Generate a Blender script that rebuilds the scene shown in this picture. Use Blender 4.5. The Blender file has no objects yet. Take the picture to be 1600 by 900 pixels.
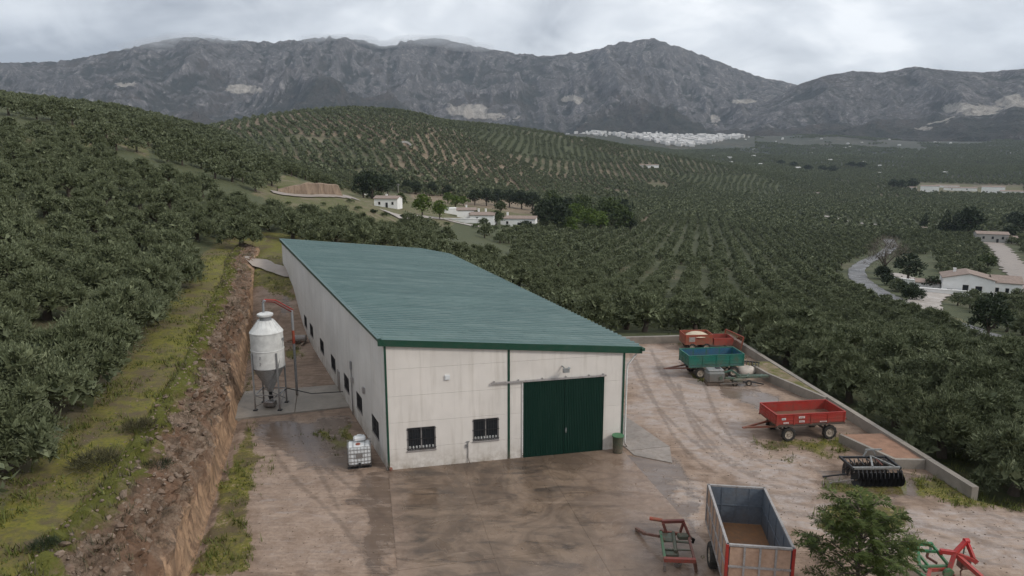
import bpy, math, random, time
import numpy as np
from mathutils import Vector, Matrix, noise as mnoise
T0 = time.time()
scene = bpy.context.scene
R = math.radians

# ------------------------------------------------------------------ camera
CAM_H, PITCH, FPX = 16.0, R(11.03), 1067.0      # metres, radians, focal length in 1600-px pixels
cam_d = bpy.data.cameras.new('camera'); cam = bpy.data.objects.new('camera', cam_d)
scene.collection.objects.link(cam); scene.camera = cam
cam.location = (0, 0, CAM_H); cam.rotation_euler = (math.pi/2 - PITCH, 0, 0)
cam_d.sensor_width = 36.0; cam_d.lens = FPX/1600*36.0
cam_d.clip_start = 0.3; cam_d.clip_end = 40000

# ------------------------------------------------------------------ light and sky
SUN_AZ, SUN_EL = R(118), R(38)                  # azimuth clockwise from +Y: right and slightly behind the camera
sl = bpy.data.lights.new('sun', 'SUN'); sl.energy = 1.5; sl.angle = R(11); sl.color = (1.0, .95, .88)
sun = bpy.data.objects.new('sun', sl); scene.collection.objects.link(sun)
sd = Vector((math.sin(SUN_AZ)*math.cos(SUN_EL), math.cos(SUN_AZ)*math.cos(SUN_EL), math.sin(SUN_EL)))
sun.rotation_euler = sd.to_track_quat('Z', 'Y').to_euler(); sun.location = (60, -30, 80)

world = bpy.data.worlds.new("World"); scene.world = world; world.use_nodes = True
def build_world():
    nt = world.node_tree; N = nt.nodes; L = nt.links; N.clear()
    out = N.new('ShaderNodeOutputWorld')
    sky = N.new('ShaderNodeTexSky'); sky.sky_type = 'NISHITA'; sky.sun_disc = False
    sky.sun_elevation = SUN_EL; sky.sun_rotation = SUN_AZ
    bs = N.new('ShaderNodeBackground'); bs.inputs['Strength'].default_value = .08
    L.new(sky.outputs[0], bs.inputs['Color'])
    tc = N.new('ShaderNodeTexCoord')
    sep = N.new('ShaderNodeSeparateXYZ'); L.new(tc.outputs['Generated'], sep.inputs[0])
    def math_(op, a, b=None, clamp=False):
        m = N.new('ShaderNodeMath'); m.operation = op; m.use_clamp = clamp
        for i, v in enumerate((a, b)):
            if v is None: continue
            if isinstance(v, (int, float)): m.inputs[i].default_value = v
            else: L.new(v, m.inputs[i])
        return m.outputs[0]
    h = math_('ADD', math_('ABSOLUTE', sep.outputs[2]), .34)      # flat cloud layer overhead, bent down to the horizon
    cx = math_('DIVIDE', sep.outputs[0], h); cy = math_('DIVIDE', sep.outputs[1], h)
    cb = N.new('ShaderNodeCombineXYZ'); L.new(cx, cb.inputs[0]); L.new(cy, cb.inputs[1])
    def noise(scale, detail, rough, dist, off):
        mp = N.new('ShaderNodeMapping'); L.new(cb.outputs[0], mp.inputs[0]); mp.inputs['Location'].default_value = off
        n = N.new('ShaderNodeTexNoise'); L.new(mp.outputs[0], n.inputs['Vector'])
        n.inputs['Scale'].default_value = scale; n.inputs['Detail'].default_value = detail
        n.inputs['Roughness'].default_value = rough; n.inputs['Distortion'].default_value = dist
        return n.outputs[0]
    big = noise(1.15, 5, .5, .5, (5.3, 2.1, 0)); fine = noise(3.6, 8, .55, .5, (1.7, 8.2, 3))
    mixv = math_('ADD', math_('MULTIPLY', big, .72), math_('MULTIPLY', fine, .28))
    cr = N.new('ShaderNodeValToRGB'); L.new(mixv, cr.inputs[0])
    e = cr.color_ramp.elements
    e[0].position = .39; e[0].color = (.27, .292, .33, 1)
    e[1].position = .60; e[1].color = (.80, .815, .83, 1)
    m = e.new(.46); m.color = (.47, .495, .53, 1)
    m = e.new(.54); m.color = (.63, .655, .685, 1)
    bc = N.new('ShaderNodeBackground'); L.new(cr.outputs[0], bc.inputs['Color']); bc.inputs['Strength'].default_value = 1.19
    mx = N.new('ShaderNodeMixShader'); mx.inputs[0].default_value = .93
    L.new(bs.outputs[0], mx.inputs[1]); L.new(bc.outputs[0], mx.inputs[2])
    L.new(mx.outputs[0], out.inputs['Surface'])
build_world()
scene.view_settings.view_transform = 'Standard'; scene.view_settings.look = 'None'
scene.view_settings.gamma = 1.0; scene.view_settings.exposure = 0.38
scene.render.engine = 'CYCLES'
cy = scene.cycles
cy.use_denoising = True; cy.max_bounces = 5; cy.diffuse_bounces = 2; cy.glossy_bounces = 2
cy.transmission_bounces = 4; cy.volume_bounces = 0; cy.transparent_max_bounces = 6
cy.use_adaptive_sampling = True; cy.adaptive_threshold = .015
cy.caustics_reflective = False; cy.caustics_refractive = False

# ------------------------------------------------------------------ measuring helpers
SP, CP = math.sin(PITCH), math.cos(PITCH)
def ray(px, py):
    a = (px-800)/FPX; b = (450-py)/FPX
    return a, CP+b*SP, -SP+b*CP
def G(px, py, z=0.0):
    x, y, w = ray(px, py); t = (z-CAM_H)/w
    return x*t, y*t
def proj(x, y, z):
    x = np.asarray(x, float); y = np.asarray(y, float); z = np.asarray(z, float)
    f = np.maximum(y*CP-(z-CAM_H)*SP, .01); u = y*SP+(z-CAM_H)*CP
    return 800+FPX*x/f, 450-FPX*u/f
def ss(x, a, b):
    t = np.clip((np.asarray(x, float)-a)/(b-a), 0, 1); return t*t*(3-2*t)
def _hash(ix, iy, seed):
    n = (ix.astype(np.int64)*374761393+iy.astype(np.int64)*668265263+seed*1442695041) & 0x7fffffff
    n = (n ^ (n >> 13))*1274126177 & 0x7fffffff
    return ((n ^ (n >> 16)) & 0xffff)/65535.0
def vnoise(x, y, seed=0):
    x = np.asarray(x, float); y = np.asarray(y, float)
    ix = np.floor(x); iy = np.floor(y); fx = x-ix; fy = y-iy
    fx = fx*fx*fx*(fx*(fx*6-15)+10); fy = fy*fy*fy*(fy*(fy*6-15)+10)
    a = _hash(ix, iy, seed); b = _hash(ix+1, iy, seed); c = _hash(ix, iy+1, seed); d = _hash(ix+1, iy+1, seed)
    return a+(b-a)*fx+(c-a)*fy+(a-b-c+d)*fx*fy
def fbm(x, y, oct=4, seed=0, gain=.5, lac=2.03):
    s = 0; amp = 1; tot = 0
    for o in range(oct):
        s = s+amp*vnoise(x, y, seed+o*17); tot += amp; amp *= gain; x = x*lac+3.1; y = y*lac+7.7
    return s/tot
def ridged(x, y, oct=5, seed=0, gain=.55, lac=2.07):
    s = 0; amp = 1; tot = 0; prev = 1.0
    for o in range(oct):
        n = 1-np.abs(2*vnoise(x, y, seed+o*13)-1); n = n*n
        s = s+amp*n*prev; prev = np.clip(n*1.6, 0, 1); tot += amp; amp *= gain; x = x*lac+5.3; y = y*lac+1.9
    return s/tot
def inpoly(px, py, poly):
    px = np.asarray(px, float); py = np.asarray(py, float); r = np.zeros(px.shape, bool); n = len(poly)
    for i in range(n):
        x0, y0 = poly[i]; x1, y1 = poly[(i+1) % n]
        if y0 == y1: continue
        c = ((y0 > py) != (y1 > py)) & (px < (x1-x0)*(py-y0)/(y1-y0)+x0)
        r ^= c
    return r
def segdist(x, y, pts):
    d = np.full(np.shape(x), 1e9)
    for (ax, ay), (bx, by) in zip(pts[:-1], pts[1:]):
        vx, vy = bx-ax, by-ay; l2 = vx*vx+vy*vy+1e-9
        t = np.clip(((x-ax)*vx+(y-ay)*vy)/l2, 0, 1)
        d = np.minimum(d, np.hypot(x-ax-t*vx, y-ay-t*vy))
    return d

# ------------------------------------------------------------------ terrain: ground rows read off the photograph per column as (distance, image row)
COL = {
 -500: [(20,930),(45,660),(80,480),(130,330),(190,140),(260,140),(500,230),(1000,250),(3000,220),(9000,235)],
    0: [(20,905),(40,650),(80,392),(130,247),(190,163),(250,172),(320,160),(400,152),(480,190),(700,215),(1000,235),(3000,222),(9000,235)],
  200: [(20,905),(45,600),(80,412),(130,262),(190,191),(240,202),(300,192),(400,173),(480,190),(620,232),(1000,236),(3000,222),(9000,235)],
  350: [(20,905),(45,600),(80,424),(130,304),(195,238),(250,258),(320,238),(400,209),(480,226),(560,240),(700,215),(880,194),(1100,206),(1600,232),(3000,222),(9000,235)],
  440: [(20,905),(45,580),(80,400),(110,352),(150,308),(195,267),(250,278),(340,268),(420,250),(500,262),(700,208),(880,178),(1100,195),(1600,230),(3000,222),(9000,235)],
  540: [(20,910),(45,590),(80,402),(105,362),(130,336),(160,303),(190,300),(260,318),(380,302),(480,282),(650,222),(860,168),(1100,188),(1600,228),(3000,218),(9000,235)],
  650: [(20,910),(45,594),(80,408),(120,377),(200,350),(245,337),(290,327),(400,312),(480,299),(620,245),(850,174),(1100,190),(1600,225),(3000,214),(9000,235)],
  800: [(20,910),(45,600),(80,475),(110,425),(150,395),(210,368),(265,345),(320,338),(420,318),(520,302),(660,250),(880,198),(1150,206),(1700,224),(3000,210),(9000,235)],
  900: [(20,910),(57,530),(66,520),(90,472),(140,420),(200,385),(280,358),(400,332),(520,310),(620,290),(760,250),(920,213),(1200,222),(1800,232),(3000,207),(9000,235)],
 1000: [(20,910),(57,532),(66,525),(90,482),(140,431),(200,396),(290,364),(420,335),(560,312),(700,288),(840,250),(960,232),(1250,246),(1900,246),(3000,209),(9000,235)],
 1100: [(20,910),(56,536),(65,532),(90,488),(140,440),(200,405),(300,369),(450,336),(600,314),(760,292),(900,268),(1010,252),(1300,258),(2000,246),(3000,210),(9000,235)],
 1200: [(20,910),(48,585),(60,560),(90,495),(140,450),(200,417),(290,383),(430,349),(620,322),(850,297),(1050,275),(1250,266),(1700,256),(2300,240),(3100,212),(9000,235)],
 1300: [(20,910),(42,640),(54,598),(80,530),(130,472),(200,430),(280,397),(400,364),(600,331),(880,306),(1200,287),(1600,266),(2300,243),(3100,214),(9000,235)],
 1400: [(20,910),(37,685),(50,628),(75,560),(120,492),(190,441),(260,408),(370,374),(560,337),(820,311),(1100,293),(1500,274),(2200,250),(3200,217),(9000,235)],
 1500: [(20,910),(32,760),(45,672),(70,588),(115,510),(180,454),(210,442),(270,404),(380,369),(560,338),(820,313),(1080,300),(1450,278),(2100,254),(3300,219),(9000,235)],
 1600: [(20,910),(30,795),(45,690),(70,600),(115,520),(175,470),(210,449),(280,408),(390,373),(560,342),(820,314),(1080,302),(1450,280),(2100,254),(3300,218),(9000,235)],
 2100: [(20,930),(45,710),(70,620),(115,535),(175,478),(210,455),(280,412),(390,378),(560,345),(820,316),(1080,304),(1450,282),(2100,258),(3300,220),(9000,235)],
}
NU, NL_ = 260, 420
UA = np.linspace(-2.0, 2.0, NU); LA = np.linspace(math.log(12), math.log(9000), NL_)
def _build_table():
    cols = []; us = []
    for px, rows in sorted(COL.items()):
        us.append((px-800)/FPX/1.015); rs = []; zs = []
        for r, py in rows:
            if px >= 800: r *= 1+.22*float(ss(r, 58, 130)*(1-ss(r, 700, 1300)))   # trees there show smaller: the slope falls away faster
            dx, dy, dz = ray(px, py); rs.append(math.log(r)); zs.append(CAM_H+dz*r/math.hypot(dx, dy))
        cols.append(np.interp(LA, rs, zs))
    us = np.array(us); cols = np.array(cols)
    tab = np.stack([np.interp(UA, us, cols[:, j]) for j in range(NL_)], 1)
    for k, ax in ((5, 0), (3, 1)):                                  # smooth the facets of the table
        for _ in range(k):
            p = np.concatenate([tab.take([0], ax), tab, tab.take([-1], ax)], ax)
            n = p.shape[ax]
            tab = .25*p.take(range(0, n-2), ax)+.5*p.take(range(1, n-1), ax)+.25*p.take(range(2, n), ax)
    return tab
TAB = _build_table()
def table(x, y):
    r = np.hypot(x, y); u = np.where(y > 0, x/np.maximum(y, 1e-3), np.sign(x)*2); u = np.clip(u, -1.999, 1.999)
    fu = (u+2)/4*(NU-1); fl = np.clip((np.log(np.maximum(r, 12.01))-LA[0])/(LA[-1]-LA[0]), 0, .99999)*(NL_-1)
    i = np.minimum(fu.astype(int), NU-2); j = np.minimum(fl.astype(int), NL_-2); a = fu-i; b = fl-j
    z = TAB[i, j]*(1-a)*(1-b)+TAB[i+1, j]*a*(1-b)+TAB[i, j+1]*(1-a)*b+TAB[i+1, j+1]*a*b
    return z
FOOT_Y = [-40, -10, 10, 23.8, 29.8, 40.3, 52.6, 62, 71.3, 85]
FOOT_X = [-7.5, -8.5, -10.2, -12.63, -14.24, -17.2, -21.3, -24.3, -27.4, -31.5]
def foot_x(y): return np.interp(y, FOOT_Y, FOOT_X)
def rim_z(y): return np.interp(y, [0, 40, 62, 72, 90], [4.0, 4.05, 4.4, 5.2, 5.5])
def floor_z(x, y):                                               # the strip beside the shed climbs at its far end
    z = np.interp(y, [55, 58, 61, 66, 75, 95], [0, .15, .8, 3.2, 4.7, 5.2])
    return z*(1-ss(x, -19, -7))
WALL_C, WALL_E = (18.9, 57.8), (21.75, 29.8)
WALL_L = (-5.0, 55.6)
def wall_x(y): return np.interp(y, [-40, 10, 29.8, 57.8], [60, 44, 21.9, 19.0])
def height(x, y, cut=True):
    x = np.asarray(x, float); y = np.asarray(y, float)
    tz = table(x, y); r = np.hypot(x, y)
    fx = foot_x(y); d = fx-x                                     # distance left of the foot of the cut
    fz = floor_z(x, y)
    zr = rim_z(y)
    t = np.clip(d/2.4, 0, 1)
    prof = np.interp(t, [0, .14, .34, .6, .85, 1], [0, .46, .70, .86, .965, 1])
    terr = zr+.085*np.maximum(d-2.4, 0)+.35*(fbm(x*.25, y*.25, 3, 5)-.5)*ss(d, 2.4, 6)
    w = ss(r, 34, 78)*ss(d, 3, 14)+ss(r, 80, 96)*(1-ss(d, 3, 14))  # blend to the measured hillside
    w = np.clip(w, 0, 1)
    terr = terr*(1-w)+tz*w
    left = np.where(d > 2.4, terr, fz+(zr-fz)*prof)
    # yard on the right up to the wall, the grove below it
    dr = np.maximum(x-wall_x(y), (y-58.2)-(x-18)*.03*0)
    dr = np.where(x > -6, dr, -1)
    out = ss(dr, .1, 14)
    low = np.minimum(-.75-.03*np.maximum(dr, 0), tz+.0) 
    right = np.where(dr > .1, (-.7)*(1-out)+np.minimum(tz, -.7)*out, fz)
    right = np.where(y < 29, fz*(1-ss(dr, 0, 12))+np.minimum(tz, .1)*ss(dr, 0, 12), right)
    back = ss(y, 74, 92)*(1-ss(x, -7, 2))                          # behind the shed
    mid = right*(1-back)+tz*back
    z = np.where(d > 0, left, mid)
    far = ss(r, 1350, 2000)*(1-ss(r, 3000, 4200)); tz = tz+far*(30*(fbm(x/420, y/420, 4, 88)-.5)+10*(fbm(x/130, y/130, 3, 89)-.5))
    nearw = ss(r, 95, 120)
    z = z*(1-nearw)+tz*nearw
    return z
def on(px, py, rmin=18, rmax=4500):                              # where the sight line through a pixel meets the terrain
    dx, dy, dz = ray(px, py); hl = math.hypot(dx, dy); dx, dy, dz = dx/hl, dy/hl, dz/hl
    r = np.exp(np.linspace(math.log(rmin), math.log(rmax), 1800))
    zz = height(dx*r, dy*r); lz = CAM_H+dz*r
    below = np.nonzero(lz < zz)[0]
    k = below[0] if len(below) else len(r)-1
    return float(dx*r[k]), float(dy*r[k]), float(zz[k])

def azr(px, r):
    dx, dy, dz = ray(px, 320); h = math.hypot(dx, dy); return dx/h*r, dy/h*r

# ------------------------------------------------------------------ objects
COLL = scene.collection
def tag(o, label=None, cat=None, group=None, kind=None):
    if label: o['label'] = label
    if cat: o['category'] = cat
    if group: o['group'] = group
    if kind: o['kind'] = kind
    return o
def thing(name, label, cat, loc=(0, 0, 0), rz=0, group=None):
    o = bpy.data.objects.new(name, None); COLL.objects.link(o); o.empty_display_size = .3
    o.location = loc; o.rotation_euler = (0, 0, rz)
    return tag(o, label, cat, group)
def obj(name, me, parent=None, loc=(0, 0, 0), rz=0):
    o = bpy.data.objects.new(name, me); COLL.objects.link(o); o.location = loc
    if rz: o.rotation_euler = (0, 0, rz)
    if parent is not None: o.parent = parent
    return o
def copy_tree(o, parent=None):
    c = o.copy(); COLL.objects.link(c)
    if parent is not None: c.parent = parent
    for ch in [k for k in ALLCH.get(o.name, [])]: copy_tree(ch, c)
    return c
ALLCH = {}
def note(root):                                                  # remember a thing's children for copying
    for o in bpy.data.objects:
        if o.parent is not None: ALLCH.setdefault(o.parent.name, []).append(o) if o not in ALLCH.get(o.parent.name, []) else None
def np_mesh(name, verts, faces, mat=None, smooth=False, attrs=None):
    """verts (n,3); faces (m,k) array of equal-size polygons"""
    me = bpy.data.meshes.new(name); verts = np.asarray(verts, np.float32); faces = np.asarray(faces, np.int32)
    m, k = faces.shape
    me.vertices.add(len(verts)); me.vertices.foreach_set('co', verts.ravel())
    me.loops.add(m*k); me.loops.foreach_set('vertex_index', faces.ravel())
    me.polygons.add(m); me.polygons.foreach_set('loop_start', np.arange(m, dtype=np.int32)*k)
    me.polygons.foreach_set('use_smooth', np.full(m, smooth))
    me.update(calc_edges=True); me.validate()
    for an, (dom, typ, arr) in (attrs or {}).items():
        a = me.attributes.new(an, typ, dom); a.data.foreach_set('color' if 'COLOR' in typ else 'value', np.asarray(arr, np.float32).ravel())
    if mat: me.materials.append(mat)
    return me
class MB:
    def __init__(s): s.v = []; s.f = []
    def _add(s, vs, fs):
        b = len(s.v); s.v += [tuple(v) for v in vs]; s.f += [tuple(i+b for i in f) for f in fs]; return s
    def box(s, c, d, rz=0):
        c = Vector(c); hx, hy, hz = d[0]/2, d[1]/2, d[2]/2; m = Matrix.Rotation(rz, 3, 'Z')
        vs = [c+m @ Vector((x, y, z)) for z in (-hz, hz) for x, y in ((-hx, -hy), (hx, -hy), (hx, hy), (-hx, hy))]
        return s._add(vs, [(3, 2, 1, 0), (4, 5, 6, 7), (0, 1, 5, 4), (1, 2, 6, 5), (2, 3, 7, 6), (3, 0, 4, 7)])
    def cbox(s, c, d, b=.02):                                    # box with chamfered edges
        hx, hy, hz = d[0]/2, d[1]/2, d[2]/2; V = []; F = []
        for sx in (-1, 1):
            for sy in (-1, 1):
                for sz in (-1, 1):
                    V += [(c[0]+sx*hx, c[1]+sy*(hy-b), c[2]+sz*(hz-b)), (c[0]+sx*(hx-b), c[1]+sy*hy, c[2]+sz*(hz-b)), (c[0]+sx*(hx-b), c[1]+sy*(hy-b), c[2]+sz*hz)]
        def i(sx, sy, sz, k): return (((sx > 0)*2+(sy > 0))*2+(sz > 0))*3+k
        for q in (-1, 1):
            F.append([i(q, a, b_, 0) for a, b_ in ((-1, -1), (1, -1), (1, 1), (-1, 1))])
            F.append([i(a, q, b_, 1) for a, b_ in ((-1, -1), (1, -1), (1, 1), (-1, 1))])
            F.append([i(a, b_, q, 2) for a, b_ in ((-1, -1), (1, -1), (1, 1), (-1, 1))])
            for w in (-1, 1):
                F.append([i(q, w, -1, 0), i(q, w, 1, 0), i(q, w, 1, 1), i(q, w, -1, 1)])
                F.append([i(q, -1, w, 0), i(q, 1, w, 0), i(q, 1, w, 2), i(q, -1, w, 2)])
                F.append([i(-1, q, w, 1), i(1, q, w, 1), i(1, q, w, 2), i(-1, q, w, 2)])
                for u in (-1, 1): F.append([i(q, w, u, 0), i(q, w, u, 1), i(q, w, u, 2)])
        return s._add(V, F)
    def bar(s, p, q, w, h=None, up=(0, 0, 1)):
        p = Vector(p); q = Vector(q); h = h or w; d = (q-p).normalized(); u = Vector(up)
        if abs(d.dot(u)) > .97: u = Vector((0, 1, 0))
        a = d.cross(u).normalized()*w/2; b = a.cross(d).normalized()*h/2
        vs = [o+i*a+j*b for o in (p, q) for i, j in ((-1, -1), (1, -1), (1, 1), (-1, 1))]
        return s._add(vs, [(3, 2, 1, 0), (4, 5, 6, 7), (0, 1, 5, 4), (1, 2, 6, 5), (2, 3, 7, 6), (3, 0, 4, 7)])
    def tube(s, pts, r, n=8, cap=True):
        pts = [Vector(p) for p in pts]; rs = r if isinstance(r, (list, tuple)) else [r]*len(pts); V = []; F = []
        a = None
        for k, p in enumerate(pts):
            d = (pts[min(k+1, len(pts)-1)]-pts[max(k-1, 0)]).normalized()
            if a is None: a = d.orthogonal().normalized()
            a = (a-d*a.dot(d)).normalized(); b = d.cross(a)
            V += [p+rs[k]*(math.cos(2*math.pi*i/n)*a+math.sin(2*math.pi*i/n)*b) for i in range(n)]
        for k in range(len(pts)-1):
            for i in range(n): F.append((k*n+i, k*n+(i+1) % n, (k+1)*n+(i+1) % n, (k+1)*n+i))
        if cap: F += [tuple(range(n-1, -1, -1)), tuple((len(pts)-1)*n+i for i in range(n))]
        return s._add(V, F)
    def lathe(s, prof, n=24, c=(0, 0, 0), axis='z', cap=True):
        V = []; F = []; m = len(prof)
        for r, z in prof:
            for i in range(n):
                a = 2*math.pi*i/n; p = (r*math.cos(a), r*math.sin(a), z)
                if axis == 'y': p = (p[0], p[2], p[1])
                if axis == 'x': p = (p[2], p[0], p[1])
                V.append((c[0]+p[0], c[1]+p[1], c[2]+p[2]))
        for k in range(m-1):
            for i in range(n): F.append((k*n+i, k*n+(i+1) % n, (k+1)*n+(i+1) % n, (k+1)*n+i))
        if cap and prof[0][0] > 1e-4: F.append(tuple(range(n-1, -1, -1)))
        if cap and prof[-1][0] > 1e-4: F.append(tuple((m-1)*n+i for i in range(n)))
        return s._add(V, F)
    def prism(s, poly, z0, z1):
        n = len(poly); z0 = z0 if isinstance(z0, (list, tuple)) else [z0]*n; z1 = z1 if isinstance(z1, (list, tuple)) else [z1]*n
        V = [(x, y, z0[i]) for i, (x, y) in enumerate(poly)]+[(x, y, z1[i]) for i, (x, y) in enumerate(poly)]
        F = [tuple(range(n-1, -1, -1)), tuple(range(n, 2*n))]+[(i, (i+1) % n, n+(i+1) % n, n+i) for i in range(n)]
        return s._add(V, F)
    def mesh(s, name, mat=None, smooth=False):
        me = bpy.data.meshes.new(name); me.from_pydata(s.v, [], s.f); me.update()
        if mat: me.materials.append(mat)
        if smooth:
            me.polygons.foreach_set('use_smooth', [True]*len(me.polygons))
            me.set_sharp_from_angle(angle=R(smooth if smooth > 1 else 40))
        return me
    def build(s, name, mat, parent=None, smooth=False, loc=(0, 0, 0), rz=0, kind=None):
        o = obj(name, s.mesh(name, mat, smooth), parent, loc, rz)
        if kind: o['kind'] = kind
        return o

# ------------------------------------------------------------------ materials
class NB:
    def __init__(s, name):
        s.m = bpy.data.materials.new(name); s.m.use_nodes = True; s.t = s.m.node_tree; s.N = s.t.nodes; s.L = s.t.links
        s.b = s.N['Principled BSDF']
    def link(s, v, inp):
        if isinstance(v, (int, float)): inp.default_value = v
        elif isinstance(v, (tuple, list)): inp.default_value = tuple(v)+((1,) if len(v) == 3 and inp.type == 'RGBA' else ())
        else: s.L.new(v, inp)
    def coord(s, kind='Object', scale=(1, 1, 1)):
        tc = s.N.new('ShaderNodeTexCoord'); mp = s.N.new('ShaderNodeMapping'); mp.inputs['Scale'].default_value = scale
        s.L.new(tc.outputs[kind], mp.inputs[0]); return mp.outputs[0]
    def pos(s, scale=(1, 1, 1), rz=0):
        g = s.N.new('ShaderNodeNewGeometry'); mp = s.N.new('ShaderNodeMapping'); mp.inputs['Scale'].default_value = scale; mp.inputs['Rotation'].default_value = (0, 0, rz)
        s.L.new(g.outputs['Position'], mp.inputs[0]); return mp.outputs[0]
    def noise(s, vec, scale, detail=4, rough=.55, dist=0, col=False):
        n = s.N.new('ShaderNodeTexNoise'); s.L.new(vec, n.inputs['Vector'])
        n.inputs['Scale'].default_value = scale; n.inputs['Detail'].default_value = detail
        n.inputs['Roughness'].default_value = rough; n.inputs['Distortion'].default_value = dist
        return n.outputs[1 if col else 0]
    def vor(s, vec, scale, feat='F1', out=0, rnd=1):
        n = s.N.new('ShaderNodeTexVoronoi'); n.feature = feat; s.L.new(vec, n.inputs['Vector']); n.inputs['Scale'].default_value = scale
        n.inputs['Randomness'].default_value = rnd
        return n.outputs[out]
    def ramp(s, v, stops):
        n = s.N.new('ShaderNodeValToRGB'); s.link(v, n.inputs[0]); e = n.color_ramp.elements
        for i, (p, c) in enumerate(stops):
            c = (c, c, c) if isinstance(c, (int, float)) else c
            k = e[i] if i < 2 else e.new(p)
            k.position = p; k.color = tuple(c)+(1,)
        return n.outputs[0]
    def mix(s, f, a, b, mode='MIX'):
        n = s.N.new('ShaderNodeMix'); n.data_type = 'RGBA'; n.blend_type = mode; n.clamp_factor = True
        s.link(f, n.inputs[0]); s.link(a, n.inputs[6]); s.link(b, n.inputs[7]); return n.outputs[2]
    def math(s, op, a, b=0, clamp=False):
        n = s.N.new('ShaderNodeMath'); n.operation = op; n.use_clamp = clamp; s.link(a, n.inputs[0]); s.link(b, n.inputs[1]); return n.outputs[0]
    def mr(s, v, a, b, c=0, d=1):
        n = s.N.new('ShaderNodeMapRange'); s.link(v, n.inputs[0])
        for i, k in enumerate((a, b, c, d)): s.link(k, n.inputs[i+1])
        return n.outputs[0]
    def attr(s, name):
        n = s.N.new('ShaderNodeAttribute'); n.attribute_name = name; return n
    def sepc(s, v):
        n = s.N.new('ShaderNodeSeparateColor'); s.L.new(v, n.inputs[0]); return n.outputs
    def rnd(s): return s.N.new('ShaderNodeObjectInfo').outputs['Random']
    def bump(s, h, strength=.3, dist=.05):
        n = s.N.new('ShaderNodeBump'); n.inputs['Strength'].default_value = strength; n.inputs['Distance'].default_value = dist
        s.L.new(h, n.inputs['Height']); s.L.new(n.outputs[0], s.b.inputs['Normal'])
    def done(s, color=None, rough=None, spec=None, metal=None):
        if color is not None: s.link(color, s.b.inputs['Base Color'])
        if rough is not None: s.link(rough, s.b.inputs['Roughness'])
        if spec is not None: s.link(spec, s.b.inputs['Specular IOR Level'])
        if metal is not None: s.link(metal, s.b.inputs['Metallic'])
        return s.m
def painted(name, col, rust=.3, rough=.5, dirt=(.12, .09, .065), rustc=(.16, .07, .03), scale=3.0, metal=0.0, dust=.35, mud=1.5):
    n = NB(name); v = n.pos(); a = n.noise(v, scale, 6, .65); b = n.noise(v, scale*5, 4, .6)
    c2 = tuple(k*.72 for k in col)
    c = n.mix(n.mr(b, .35, .7), col, c2)
    c = n.mix(n.mr(a, .45, .75, 0, dust), c, dirt)
    c = n.mix(n.mr(n.math('ADD', n.math('MULTIPLY', a, .6), n.math('MULTIPLY', n.noise(v, scale*9, 3, .6), .4)), .62-.2*rust, .70-.12*rust, 0, min(1, rust*1.6)), c, rustc)
    g = n.N.new('ShaderNodeSeparateXYZ'); n.L.new(v, g.inputs[0])
    if mud: c = n.mix(n.math('MULTIPLY', n.mr(g.outputs[2], .15, mud, .95, 0), n.mr(b, .35, .6, .25, 1)), c, (.16, .115, .085))
    n.bump(b, .12, .01)
    return n.done(c, n.mr(a, .3, .7, rough-.08, rough+.2), .4, metal)
def plain(name, col, rough=.6, metal=0, var=.25, scale=4):
    n = NB(name); v = n.pos(); a = n.noise(v, scale, 5, .6)
    return n.done(n.mix(a, tuple(k*(1-var) for k in col), tuple(min(1, k*(1+var)) for k in col)), rough, .4, metal)
M = {}
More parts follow.
